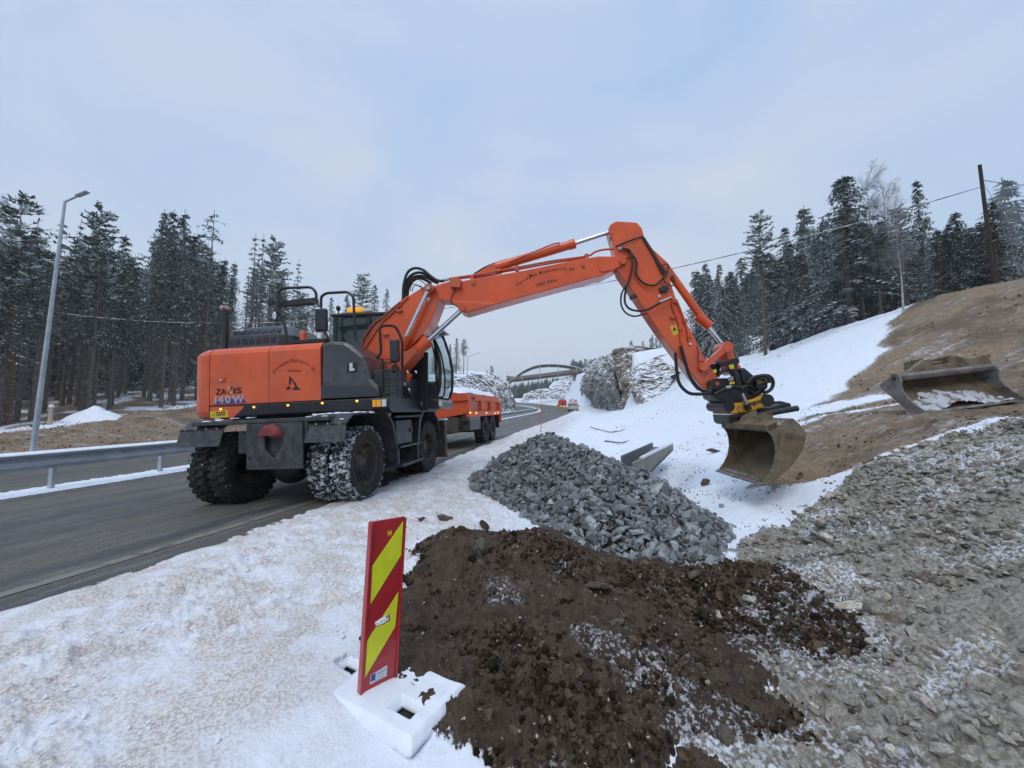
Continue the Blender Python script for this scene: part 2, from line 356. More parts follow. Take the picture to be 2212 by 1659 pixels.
def ground_mat():
    m=bpy.data.materials.new('snowy ground'); m.use_nodes=True; t=m.node_tree; b=t.nodes['Principled BSDF']; L=t.links.new
    co=t.nodes.new('ShaderNodeTexCoord').outputs['Object']; at=nn(t,'ShaderNodeVertexColor',layer_name='mask'); sp=nn(t,'ShaderNodeSeparateColor'); L(at.outputs[0],sp.inputs[0])
    uv=t.nodes.new('ShaderNodeTexCoord').outputs['UV']; um=nn(t,'ShaderNodeMapping'); um.inputs['Scale'].default_value=(3,15,1); L(uv,um.inputs[0])
    def noise(sc,de=6,ro=.6,c=co):
        n=nn(t,'ShaderNodeTexNoise',i_Scale=sc,i_Detail=de,i_Roughness=ro); L(c,n.inputs['Vector']); return n.outputs[0]
    def ramp(v,a,c,x=0,y=1):
        q=nn(t,'ShaderNodeMapRange',interpolation_type='SMOOTHSTEP'); 
        for k,vv in(('From Min',a),('From Max',c),('To Min',x),('To Max',y)): q.inputs[k].default_value=vv
        L(v,q.inputs[0]); return q.outputs[0]
    def mix(f,a,c,bl='MIX'):
        q=nn(t,'ShaderNodeMixRGB',blend_type=bl)
        for k,vv in((0,f),(1,a),(2,c)):
            if isinstance(vv,(float,int)): q.inputs[k].default_value=vv
            elif isinstance(vv,tuple): q.inputs[k].default_value=(*vv,1)
            else: L(vv,q.inputs[k])
        return q.outputs[0]
    def math_(op,a,c):
        q=nn(t,'ShaderNodeMath',operation=op)
        for k,vv in((0,a),(1,c)):
            if isinstance(vv,(float,int)): q.inputs[k].default_value=vv
            else: L(vv,q.inputs[k])
        return q.outputs[0]
    nf=noise(40); nm=noise(9); nb=noise(1.6); nh=noise(150,3)
    snow=mix(ramp(nm,.35,.7),(.80,.84,.90),(.74,.78,.85))
    dirty=mix(ramp(noise(62,5,.7),.42,.60),(.70,.66,.63),(.42,.35,.29))
    snow=mix(math_('MULTIPLY',at.outputs['Alpha'],ramp(noise(4,6,.65),.34,.62,.25,.95)),snow,dirty)
    soil=mix(ramp(nm,.35,.65),(.038,.0245,.0155),(.076,.051,.034)); soil=mix(ramp(nf,.55,.75),soil,(.13,.10,.075))
    soil=mix(math_('MULTIPLY',ramp(nb,.54,.72),ramp(nf,.50,.60)),soil,(.50,.50,.54))
    grav=mix(ramp(nf,.35,.65),(.175,.153,.122),(.34,.31,.262)); grav=mix(ramp(noise(2.3),.55,.68),grav,(.13,.09,.06)); grav=mix(math_('MULTIPLY',ramp(nb,.45,.62),ramp(nf,.44,.58)),grav,(.62,.64,.69))
    un=noise(1.5,7,.62,um.outputs[0])
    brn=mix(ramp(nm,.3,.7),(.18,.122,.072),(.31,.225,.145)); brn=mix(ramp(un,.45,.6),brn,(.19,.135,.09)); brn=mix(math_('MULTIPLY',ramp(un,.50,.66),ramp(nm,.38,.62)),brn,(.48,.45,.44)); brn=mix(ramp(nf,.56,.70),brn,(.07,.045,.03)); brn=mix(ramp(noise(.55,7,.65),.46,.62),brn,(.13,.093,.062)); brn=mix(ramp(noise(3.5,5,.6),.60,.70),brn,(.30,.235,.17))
    j=math_('ADD',math_('MULTIPLY',math_('SUBTRACT',nf,.5),1.9),math_('MULTIPLY',math_('SUBTRACT',nm,.5),.9))
    def msk(ch,a=.42,b_=.58): return ramp(math_('ADD',sp.outputs[ch],j),a,b_)
    dj=ramp(math_('ADD',at.outputs['Alpha'],math_('ADD',math_('MULTIPLY',math_('SUBTRACT',nf,.5),2.2),math_('MULTIPLY',math_('SUBTRACT',nm,.5),1.4))),.95,1.3)
    soil=mix(dj,soil,(.42,.42,.45)); grav=mix(dj,grav,(.54,.55,.59))
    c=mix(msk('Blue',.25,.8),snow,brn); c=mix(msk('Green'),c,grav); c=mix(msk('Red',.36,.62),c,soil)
    L(c,b.inputs['Base Color']); b.inputs['Roughness'].default_value=.75; b.inputs['Specular IOR Level'].default_value=.3
    bn=nn(t,'ShaderNodeBump',i_Strength=.55,i_Distance=.02); hh=math_('ADD',math_('MULTIPLY',nf,1.),math_('MULTIPLY',nh,.35)); L(hh,bn.inputs['Height']); L(bn.outputs[0],b.inputs['Normal'])
    return m
def strip(name,t0,t1,s0,s1,dz,m,nt_=8,ds=1.0,kind='structure',jag=0):
    S_=[s0]
    while S_[-1]<s1: S_.append(S_[-1]+ds*max(1,S_[-1]/25))
    S_=np.array(S_); tt=np.linspace(0,1,nt_+1); SS,TT=np.meshgrid(S_,tt,indexing='ij')
    j0=jag*fbm(SS*1.2,SS*0,4,91); j1=jag*fbm(SS*1.2,SS*0+9,4,92)
    TT=(t0+j0)*(1-TT)+(t1+j1)*TT
    c=cf(SS); X=SS*SB+(TT+c)*CB; Y=SS*CB-(TT+c)*SB
    Z=zr(SS)+.05*(np.clip(TT,-10.5,-2.6)+2.9)+.02*(np.clip(TT,-18,-10.5)+10.5)+dz
    nr,nc=X.shape; i=np.arange(nr-1)[:,None]*nc+np.arange(nc-1)[None,:]; F=np.stack([i,i+1,i+nc+1,i+nc],-1).reshape(-1,4)
    me=fastmesh(name,np.stack([X,Y,Z],-1).reshape(-1,3),F[:,::-1],[m],smooth=True,uv=np.stack([TT,SS],-1).reshape(-1,2))
    return tag(link(name,me),kind=kind)
def road_mat():
    m=bpy.data.materials.new('wet salted asphalt'); m.use_nodes=True; t=m.node_tree; b=t.nodes['Principled BSDF']; L=t.links.new
    uv=t.nodes.new('ShaderNodeTexCoord').outputs['UV']; co=t.nodes.new('ShaderNodeTexCoord').outputs['Object']
    def noise(sc,de,ro,v,st_=None):
        if st_: q=nn(t,'ShaderNodeMapping'); q.inputs['Scale'].default_value=st_; L(v,q.inputs[0]); v=q.outputs[0]
        n=nn(t,'ShaderNodeTexNoise',i_Scale=sc,i_Detail=de,i_Roughness=ro); L(v,n.inputs['Vector']); return n.outputs[0]
    def ramp(v,a,c):
        q=nn(t,'ShaderNodeMapRange',interpolation_type='SMOOTHSTEP'); q.inputs['From Min'].default_value=a; q.inputs['From Max'].default_value=c; L(v,q.inputs[0]); return q.outputs[0]
    def mix(f,a,c):
        q=nn(t,'ShaderNodeMixRGB')
        for k,vv in((0,f),(1,a),(2,c)):
            if isinstance(vv,float): q.inputs[k].default_value=vv
            elif isinstance(vv,tuple): q.inputs[k].default_value=(*vv,1)
            else: L(vv,q.inputs[k])
        return q.outputs[0]
    a=noise(1.1,5,.55,uv,(1.6,.10,1)); f=noise(45,5,.7,co); e=noise(9,5,.6,uv,(1,.15,1)); k=noise(.9,6,.7,uv,(3,.5,1))
    c=mix(ramp(a,.36,.64),(.066,.067,.071),(.155,.138,.115)); c=mix(ramp(e,.50,.68),c,(.19,.18,.165)); c=mix(ramp(f,.50,.64),c,(.052,.050,.049)); c=mix(ramp(noise(160,3,.6,co),.56,.68),c,(.22,.21,.20)); c=mix(ramp(noise(3.2,7,.7,co),.58,.72),c,(.17,.165,.16)); c=mix(ramp(k,.62,.74),c,(.06,.058,.06))
    L(c,b.inputs['Base Color']); r=nn(t,'ShaderNodeMapRange'); r.inputs['To Min'].default_value=.42; r.inputs['To Max'].default_value=.8; L(ramp(a,.38,.6),r.inputs[0]); L(r.outputs[0],b.inputs['Roughness'])
    b.inputs['Specular IOR Level'].default_value=.35
    bn=nn(t,'ShaderNodeBump',i_Strength=.9,i_Distance=.015); L(f,bn.inputs['Height']); L(bn.outputs[0],b.inputs['Normal']); return m
def paint_mat(name,c,lo=.42,hi=.55):
    return mat(name,c,(.10,.09,.08),scale=7,rough=.7,bump=.3,bscale=60,lo=lo,hi=hi,detail=8)
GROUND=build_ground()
RM=road_mat()
strip('road',-10.0,-3.08,-25,175,0,RM,12)
strip('opposite_road',-16.4,-10.55,-25,175,0,RM,10)
PM=paint_mat('worn road paint',(.21,.195,.17),.50,.66); PM2=paint_mat('worn lane paint',(.20,.19,.165),.46,.62)
strip('edge_line',-3.62,-3.49,-20,120,.006,PM,2,.5)
strip('edge_line',-9.42,-9.30,-20,120,.006,PM2,2,.5)
strip('edge_line',-15.9,-15.75,-20,110,.006,PM,2,.5)
strip('edge_line',-11.2,-11.06,-20,110,.006,PM2,2,.5)
# ---------------- crops of the photograph used for measuring (x, y, scale)
CRP={'1':(384,576,.33066),'2':(1261.8,438.9,.3802),'4':(822.9,521.2,.2480),'5':(1481.2,713.2,.2149),'6':(877.8,822.9,.0992),'b':(548.6,576,.1984),'c':(740.6,630.9,.2645),'d':(384,877.8,.1984),'7':(1069.8,757.1,.11242),'a':(877.8,685.8,.2976),'8':(1865.3,757.1,.1567),'4a':(1590.9,329.2,.3638),'3a':(0,356.6,.3968),'8a':(1481.2,877.8,.4708),'6a':(603.5,1042.3,.3717),'7a':(987.5,877.8,.3637),'0':(0,0,1)}
def q(k,x,y): a=CRP[k]; return a[0]+x*a[2],a[1]+y*a[2]
def rp(k,x,y,p0,n):   # ray / plane in world
    o,d=ray(*q(k,x,y)); n=Vector(n); return o+d*((Vector(p0)-o).dot(n)/d.dot(n))
def atD(k,x,y,D): o,d=ray(*q(k,x,y)); return o+d*(D/d.y)
class Frame:
    def __init__(s,M): s.M=M; s.I=M.inverted()
    def P(s,k,x,y,ax,c):   # hit the local plane axis=c, return local point
        o,d=ray(*q(k,x,y)); o=s.I@o; d=s.I.to_3x3()@d; return o+d*((c-o[ax])/d[ax])
    def xz(s,k,pts,y): return [((p:=s.P(k,a,b,1,y)).x,p.z) for a,b in pts]
# ---------------- materials
ORG=mat('orange machine paint',(.68,.085,.008),(.60,.070,.006),scale=2.5,rough=.34,coat=.5,spec=.4,dirt=(.34,.085,.03),dscale=3.2,dlo=.52,dhi=.88,bump=.03,bscale=60,splash=(-.2,1.7,.28))
ORG2=mat('dusty orange paint',(.54,.075,.016),(.44,.07,.02),scale=3,rough=.45,coat=.15,dirt=(.22,.10,.06),dscale=7,dlo=.5,dhi=.85)
GRY=mat('dark grey paint',(.030,.033,.040),(.040,.043,.050),scale=3,rough=.38,coat=.2,dirt=(.09,.085,.08),dscale=5,dlo=.52,dhi=.85,splash=(-.2,1.6,.25))
BLK=mat('black paint',(.009,.010,.012),(.016,.017,.02),scale=5,rough=.4,dirt=(.05,.045,.04),dscale=6,dlo=.55,dhi=.85)
UGR=mat('dark grey frame paint',(.022,.027,.037),(.016,.019,.026),scale=3,rough=.5,dirt=(.075,.068,.06),dscale=5,dlo=.48,dhi=.85,bump=.05,splash=(-.6,1.0,.25))
RUB=mat('tyre rubber',(.011,.011,.012),(.024,.022,.020),scale=9,rough=.85,bump=.3,bscale=60,dirt=(.06,.052,.043),dscale=8,dlo=.52,dhi=.7)
RUBS=mat('snowy tyre rubber',(.012,.012,.013),(.03,.027,.025),scale=9,rough=.85,bump=.4,bscale=60,dirt=(.50,.51,.55),dscale=19,dlo=.48,dhi=.57)
RUB1=mat('lightly snowed tread',(.012,.012,.013),(.03,.027,.025),scale=9,rough=.85,bump=.4,bscale=60,dirt=(.30,.29,.28),dscale=14,dlo=.60,dhi=.68)
HOSE=mat('hose rubber',(.010,.010,.011),rough=.5,bump=.1,bscale=90)
CHR=mat('chrome rod',(.62,.63,.65),rough=.12,metal=1)
STL=mat('galvanised steel',(.42,.46,.50),(.33,.37,.41),scale=3,rough=.5,metal=.35,bump=.03)
RIM=mat('dirty rim',(.02,.02,.022),(.05,.04,.03),scale=6,rough=.6,dirt=(.16,.11,.07),dscale=5,dlo=.5,dhi=.7)
YEL=mat('yellow paint',(.62,.30,.015),(.5,.24,.015),scale=5,rough=.4,dirt=(.10,.06,.03),dscale=9,dlo=.52,dhi=.68)
LBY=mat('yellow sticker',(.62,.46,.02),rough=.5,dirt=(.2,.15,.05),dscale=20,dlo=.55,dhi=.8)
GLS=mat('dark glass',(.5,.62,.62),rough=.03,alpha=1.0)
TEAL=mat('tinted rear glass',(.012,.028,.030),rough=.06,coat=.6)
MIR=mat('mirror glass',(.6,.62,.65),rough=.05,metal=1)
AMB=mat('lit amber lamp',(.9,.35,.02),rough=.3,emit=(1,.42,.05,1.6))
AMBL=mat('amber lens',(.75,.28,.01),rough=.2,emit=(1,.45,.02,.12))
WLEN=mat('clear lamp lens',(.6,.6,.58),rough=.15)
WHT=mat('white snow',(.80,.83,.88),(.74,.77,.83),scale=6,rough=.7,bump=.3,bscale=25)
INK=mat('black lettering',(.012,.012,.016),rough=.5)
INKF=mat('faded dark lettering',(.10,.03,.035),rough=.6)
SIL=mat('silver lettering',(.55,.57,.60),(.45,.47,.5),scale=8,rough=.4)
PUR=mat('purple sticker',(.09,.035,.22),rough=.5)
RED=mat('faded red plastic',(.22,.035,.035),(.15,.03,.03),scale=9,rough=.7)
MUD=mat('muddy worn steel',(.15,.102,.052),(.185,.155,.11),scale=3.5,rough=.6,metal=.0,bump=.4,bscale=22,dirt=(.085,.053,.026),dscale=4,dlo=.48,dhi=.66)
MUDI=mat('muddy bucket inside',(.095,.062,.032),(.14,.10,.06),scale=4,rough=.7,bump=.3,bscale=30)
GSTL=mat('worn grey steel',(.17,.155,.14),(.24,.235,.23),scale=4,rough=.5,metal=.15,bump=.35,bscale=25,dirt=(.09,.06,.04),dscale=3,dlo=.5,dhi=.7)
# ---------------- lettering as real flat meshes
def text_mb(s,h,origin,ex,ez,off=0,shear=0,arc=0,bold=0,ext=.002,spacing=1.):
    mb=MB(); origin=Vector(origin); ex=Vector(ex).normalized(); ez=Vector(ez).normalized(); en=ex.cross(ez)
    def one(ch):
        c=bpy.data.curves.new('t','FONT'); c.body=ch; c.size=h/.72; c.extrude=ext; c.shear=shear; c.offset=bold; c.space_character=spacing; c.resolution_u=3
        o=bpy.data.objects.new('t',c); COL.objects.link(o); dg=bpy.context.evaluated_depsgraph_get(); dg.update(); me=bpy.data.meshes.new_from_object(o.evaluated_get(dg))
        v=[Vector(p.co) for p in me.vertices]; f=[tuple(p.vertices) for p in me.polygons]; 
        bpy.data.objects.remove(o); bpy.data.meshes.remove(me); return v,f
    if not arc:
        v,f=one(s); mb.add([origin+ex*p.x+ez*p.y+en*p.z for p in v],f)
        return mb
    adv=0; items=[]
    for ch in s:
        if ch==' ': adv+=h*.55; continue
        v,f=one(ch); x0=min(p.x for p in v); x1=max(p.x for p in v); items.append((adv,x0,x1,v,f)); adv+=(x1-x0)+h*.16
    for a,x0,x1,v,f in items:
        w=x1-x0; tpos=(a+w/2)/adv*2-1; dz=-arc*tpos*tpos; an=-2*arc*tpos*2/adv; ca,sa=math.cos(an),math.sin(an)
        cx=a+w/2; mb.add([origin+ex*(cx+(p.x-x0-w/2)*ca-p.y*sa)+ez*(dz+(p.x-x0-w/2)*sa+p.y*ca)+en*p.z for p in v],f)
    return mb
def sheetpath(mb,pts,th,y0,y1):
    P=[Vector((a,0,b)) for a,b in pts]; up=[]; 
    for i,p in enumerate(P):
        d=(P[min(i+1,len(P)-1)]-P[max(i-1,0)]).normalized(); up.append(Vector((-d.z,0,d.x))*th)
    for i in range(len(P)-1):
        a,b=P[i],P[i+1]; c,d=P[i+1]+up[i+1],P[i]+up[i]
        mb.prism([(a.x,a.z),(b.x,b.z),(c.x,c.z),(d.x,d.z)],y0,y1)
    return mb
# ---------------- excavator frames
ru=Vector((SB,CB,0)); rv=Vector((CB,-SB,0)); rn=(Vector((0,0,1))-.02*ru-.05*rv).normalized(); rux=(ru-rn*ru.dot(rn)).normalized(); ruy=rn.cross(rux)
u=Vector((math.sin(R(8)),math.cos(R(8)),0)); nrm=(Vector((0,0,1))-.02*ru-.050*rv).normalized()
ux=(u-nrm*u.dot(nrm)).normalized(); uy=nrm.cross(ux)
PC=Vector((-1.975,5.46,.335)); OR=PC+ux*1.22+uy*1.17
RT=Matrix((ux,uy,nrm)).transposed().to_4x4(); RT.translation=OR
EX=empty('wheeled_excavator',RT,'orange and dark grey wheeled excavator on the road, boom reaching over the grey stone heap','excavator')
UA=Matrix.Rotation(R(-86.8),4,'Z'); U=Frame(RT@UA); C=Frame(RT)
def up(name,mb,m,bevel=0,parent=EX): return mb.obj(name,m,parent,bevel,M=UA)
YS=-1.25
def X(k,x,y,pl=YS): return U.P(k,x,y,1,pl)
# --- wheels
def make_tyre(r,w,lug=30,m=RUB):
    h=w/2; mb=MB()
    prof=[(r*.56,-h*.72),(r*.60,-h*.86),(r*.75,-h*1.0),(r*.88,-h*.98),(r*.945,-h*.88),(r*.955,-h*.5),(r*.955,h*.5),(r*.945,h*.88),(r*.88,h*.98),(r*.75,h*1.0),(r*.60,h*.86),(r*.56,h*.72)]
    mb.lathe(prof,56)
    for i in range(len(mb.f)):
        if i//56 in (3,4,5,6): mb.mi[i]=1
    mb.cur=1; rnd=random.Random(3)
    for i in range(lug):
        for sg in(-1,1):
            a=2*math.pi*(i+(.5 if sg>0 else 0))/lug; wd=2*math.pi*r/lug*.33
            pts=[]
            for rr,hh in((r*.93,1.),(r*1.0,.96)):
                for da,yy in((-wd*.9,.97),(wd*.7,.97),(wd*1.1,.55),(wd*1.5,.04),(wd*.0,.04),(-wd*.6,.5)):
                    aa=a+da/r; pts.append(Vector((rr*math.cos(aa),sg*h*yy*hh,rr*math.sin(aa))))
            mb.add(pts,[tuple(range(5,-1,-1)),tuple(range(6,12))]+[(j,(j+1)%6,(j+1)%6+6,j+6) for j in range(6)])
    return mb
def make_wheel(parent,c,r,w,side,m=RUB,lug=30,dish=True,hubm=RIM,rimm=RIM,inner=False,steer=0):
    root=empty('wheel'); root.parent=parent; root.location=c; root.rotation_euler=(0,random.uniform(0,6),steer) 
    t=make_tyre(r,w,lug).obj('tyre',[RUB,m],root)
    s=side; h=w/2; mb=MB()
    if not inner:
        mb.lathe([(r*.585,s*h*.9),(r*.56,s*h*.92),(r*.53,s*h*.7),(r*.50,-s*h*.25),(r*.46,-s*h*.45),(r*.2,-s*h*.35),(.01,-s*h*.3)],40)
        for k in range(8):
            a=k*math.pi/4; mb.cyl((r*.33*math.cos(a),-s*h*.4,r*.33*math.sin(a)),(r*.33*math.cos(a),-s*h*.2,r*.33*math.sin(a)),.016,n=6)
    else:
        mb.lathe([(r*.585,-s*h*.9),(r*.52,-s*h*.7),(r*.50,s*h*.2),(r*.3,s*h*.5),(.01,s*h*.5)],32)
    mb.obj('rim',rimm,root)
    if not inner:
        hb=MB(); hb.lathe([(r*.30,-s*h*.3),(r*.27,s*h*.15),(r*.22,s*h*.30),(r*.08,s*h*.32),(.01,s*h*.32)],24)
        for k in range(6):
            a=k*math.pi/3; hb.cyl((r*.17*math.cos(a),s*h*.28,r*.17*math.sin(a)),(r*.17*math.cos(a),s*h*.38,r*.17*math.sin(a)),.012,n=6)
        hb.obj('hub',hubm,root)
    return root
random.seed(5)
r=.515
for ax in(-1.22,1.22):
    for sd in(-1,1):
        m=RUBS if (sd==-1 and ax<0) else RUB1
        make_wheel(EX,(ax,sd*1.035,r-.015),r,.27,sd,m)
        make_wheel(EX,(ax,sd*.72,r-.015),r,.27,sd,m,inner=True)
# --- undercarriage
mb=MB(); mb.bb(-1.7,1.75,-.42,.42,.72,1.02); mb.bb(-.5,.5,-.75,.75,.62,1.0); mb.cyl((0,0,1.0),(0,0,1.24),.62,n=36); mb.bb(-1.8,-1.5,-.5,.1,.55,1.1)
mb.obj('chassis',UGR,EX,.015)
for ax in(-1.22,1.22):
    mb=MB(); mb.cyl((ax,-.98,.5),(ax,.98,.5),.11,n=16); mb.ball((ax,0,.48),.24,(1,1.15,1)); mb.bb(ax-.12,ax+.12,-.5,.5,.55,.72); mb.obj('axle',BLK,EX)
xp=-1.86
def CX(k,pts,x=xp): return [((p:=C.P(k,a,b,0,x)).y,p.z) for a,b in pts]
pl=CX('d',[(755,195),(1360,190),(1362,662),(765,690)])
yL,yR=max(p[0] for p in pl),min(p[0] for p in pl); zt,zb=max(p[1] for p in pl),min(p[1] for p in pl)
mb=MB(); hole=CX('d',[(950,320),(1145,320),(1145,415),(1050,570),(955,460)])
hx=[p[0] for p in hole]; hz_=[p[1] for p in hole]
mb.bb(xp-.012,xp+.012,yR,min(hx),zb,zt); mb.bb(xp-.012,xp+.012,max(hx),yL,zb,zt); mb.bb(xp-.0121,xp+.012,min(hx),max(hx),zb,min(hz_)-.0); mb.bb(xp-.0121,xp+.012,min(hx),max(hx),max(hz_),zt)
# chamfers closing the lower corners of the opening
ymid=sum(hx)/len(hx)
mb.loft([[Vector((xp+e,min(hx),hz_[2])),Vector((xp+e,min(hx),min(hz_))),Vector((xp+e,ymid,min(hz_)))] for e in(-.011,.011)]); mb.loft([[Vector((xp+e,max(hx),hz_[4])),Vector((xp+e,ymid,min(hz_))),Vector((xp+e,max(hx),min(hz_)))] for e in(-.011,.011)])
for i in range(7):
    yy=yR+.05+i*(yL-yR-.1)/6; mb.cyl((xp-.02,yy,zb+.05),(xp-.01,yy,zb+.05),.012,n=6)
for a,b in((850,345),(1255,320),(1340,530),(780,560)):
    p=CX('d',[(a,b)])[0]; mb.cyl((xp-.02,p[0],p[1]),(xp-.01,p[0],p[1]),.012,n=6)
rp_=mb.obj('rear_plate',UGR,EX)
p=CX('d',[(1020,330)])[0]; rr=[(900,335),(925,255),(970,205),(1040,190),(1100,230),(1130,280),(1140,340),(1020,315)]
mb=MB(); rg=[]
for e,sc in((0,1),(-.05,.93),(-.09,.7)): rg.append([Vector((xp-.02+e,p[0]+(a-p[0])*sc,p[1]+.03+(b-p[1]-.03)*sc)) for a,b in CX('d',rr,xp-.02)])
mb.loft(rg,True); mb.obj('coupling_cover',RED,EX)
mb=MB(); mb.bb(xp+.02,xp+.25,-.98,.98,1.115,1.17); 
for sg in(-1,1): mb.bb(xp+.03,xp+.23,sg*.38-.3,sg*.38-.2,.85,1.12)
mb.obj('rear_beam',UGR,EX,.01)
for sd in(-1,1):
    w0,w1=sd*.56,sd*1.19
    mb=MB(); sheetpath(mb,[(-1.80,1.05),(-1.62,1.17),(-.72,1.19),(-.50,1.0),(-.34,.52)],.025,w0,w1)
    mb.prism([(-.72,1.19),(-.50,1.0),(-.34,.52),(-.34,.42),(-.20,.42),(-.42,1.19)],w0,w0+sd*.02)
    mb.prism([(-.86,1.215),(-.72,1.19),(-.50,1.0),(-.34,.52),(-.25,.52),(-.43,1.03),(-.66,1.235)],w1-sd*.02,w1)
    o=mb.obj('rear_mudguard',UGR,EX)
    for k in range(4): MB().cyl((-1.80,w0+(w1-w0)*(.12+.25*k),1.06),(-1.81,w0+(w1-w0)*(.12+.25*k),1.09),.013,n=6).obj('bolt',CHR,o)
    mb=MB(); mb.loft([[Vector((-1.80,w0-sd*.02,1.06)),Vector((-1.80,w1,1.06)),Vector((-1.85,w1+sd*.02,.86)),Vector((-1.85,w1-sd*.02,.845)),Vector((-1.85,w0-sd*.0,.845))]]+[[Vector((-1.785,w0-sd*.02,1.06)),Vector((-1.785,w1,1.06)),Vector((-1.835,w1+sd*.02,.86)),Vector((-1.835,w1-sd*.02,.845)),Vector((-1.835,w0-sd*.0,.845))]])
    mb.obj('mud_flap',BLK if 0 else UGR,o)
    # snow lying on the mudguard
    mb=MB(); rnd=random.Random(8+sd)
    for k in range(34):
        x=rnd.uniform(-1.78,-.9) if k%2 else rnd.uniform(-1.75,-.8); yy=rnd.uniform(w0,w1); z=1.2 if x>-1.62 else 1.2-(-1.62-x)*.66
        mb.ball((x,yy,z),rnd.uniform(.02,.06),(1.3,1,.35),n=7)
    tag(mb.obj('snow_patch',WHT,o),kind='stuff')
    mb=MB(); sheetpath(mb,[(.52,.48),(.68,1.02),(.86,1.19),(1.5,1.19),(1.72,1.02),(1.84,.74)],.022,w0,w1); mb.prism([(.50,.48),(.66,1.04),(.86,1.22),(.98,1.22),(.76,1.02),(.58,.48)],w1-sd*.02,w1); mb.obj('front_mudguard',UGR,EX)
    # steps, toolbox, rail between the axles
    mb=MB(); mb.bb(-.42,.72,sd*.62,sd*1.22,1.10,1.14); mb.obj('side_rail',UGR,EX,.008)
    mb=MB(); mb.bb(-.30,.62,sd*.80,sd*1.24,.60,.635); mb.bb(-.34,.60,sd*.86,sd*1.28,.30,.345); mb.bb(-.32,-.26,sd*.86,sd*1.2,.30,.60); mb.bb(.52,.58,sd*.86,sd*1.2,.30,.60)
    for k in range(9): mb.bb(-.25+.09*k,-.23+.09*k,sd*.9,sd*1.26,.345,.355)
    mb.obj('step',UGR,EX,.006)
    mb=MB(); mb.bb(-.36,.28,sd*.66,sd*1.20,.66,1.06); o=mb.obj('toolbox',UGR,EX,.012)
    mb=MB(); mb.bb(.18,.24,sd*1.20,sd*1.225,.84,.92); mb.obj('latch',BLK,o)
mb=MB(); sheetpath(mb,[(2.18,.18),(2.10,.4),(2.10,.75),(2.2,.98)],.05,-1.25,1.25)
mb.bb(2.0,2.12,-1.26,-1.20,.2,1.0); mb.bb(2.0,2.12,1.20,1.26,.2,1.0); o=mb.obj('dozer_blade',mat('muddy blade',(.10,.08,.055),(.05,.05,.055),scale=3,rough=.7,dirt=(.14,.11,.08),dscale=4),EX,.01)
mb=MB(); mb.bb(1.98,2.25,-1.25,1.25,.99,1.03); mb.obj('snow_on_blade',WHT,o)
mb=MB(); mb.bb(1.5,2.1,-.5,-.36,.42,.56); mb.bb(1.5,2.1,.36,.5,.42,.56); mb.obj('blade_arm',BLK,EX,.01)
# --- upper structure: heights from the right side plane
zs0=X('1',210,1000).z; zs1=X('1',205,912).z; zc=X('1',240,577).z; ztp=X('1',235,540,-1.17).z
xt=X('1',140,800,-.95).x+.07; x1=X('1',208,800).x; x2=X('1',594,800).x; x3=X('1',934,700).x; x4=X('1',1320,845).x; x5=X('1',1385,900).x
def plan(x0,x1,h,rr,ins=0,bow=.10):
    P=[]; n=8
    h-=ins
    P.append((x1,-h)); 
    for i in range(n+1):
        a=-math.pi/2-i*math.pi/2/n; P.append((x0+ins+rr+rr*math.cos(a),-h+rr+rr*math.sin(a)))
    for i in range(1,6): yy=-h+rr+(2*h-2*rr)*i/6; P.append((x0+ins-bow*(1-(yy/h)**2),yy))
    for i in range(n+1):
        a=math.pi-i*math.pi/2/n; P.append((x0+ins+rr+rr*math.cos(a),h-rr+rr*math.sin(a)))
    P.append((x1,h)); return P
def lz(P,z): return [Vector((a,b,z)) for a,b in P]
mb=MB(); gap=.012
lev=[(zs0,.07),(zs0+.04,.02),(zs0+.12,.0),(zc,.0),(zc+.05,.03),(ztp-.01,.075),(ztp,.11)]
mb.loft([lz(plan(xt,x1-gap,1.25,.30,i),z) for z,i in lev]); up('counterweight',mb,ORG,.008)
def prismx(mb,pts,x0,x1): mb.loft([[Vector((x0,a,b)) for a,b in pts],[Vector((x1,a,b)) for a,b in pts]]); return mb
def sect(z0,z1t,zc_): return [(-1.25,z0),(1.25,z0),(1.25,zc_),(1.22,zc_+.05),(1.165,z1t),(-1.165,z1t),(-1.22,zc_+.05),(-1.25,zc_)]
mb=prismx(MB(),sect(zs1+.006,ztp,zc),x1,x2-.004); EC=up('engine_cover',mb,ORG,.006)
mb=prismx(MB(),sect(zs1+.006,ztp,zc),x2+.004,x3-.005); EC2=up('engine_cover',mb,ORG,.006)
# recessed latch on rear cover
p=X('1',290,740); mb=MB(); mb.bb(p.x-.055,p.x+.055,-1.256,-1.249,p.z-.04,p.z+.04); mb.bb(p.x+.0,p.x+.045,-1.262,-1.25,p.z-.03,p.z+.03); o=up('latch',mb,ORG2,.003,EC)
mb=MB(); mb.cyl((p.x-.01,-1.27,p.z),(p.x-.01,-1.25,p.z),.017); up('lock',mb,CHR,0,EC)
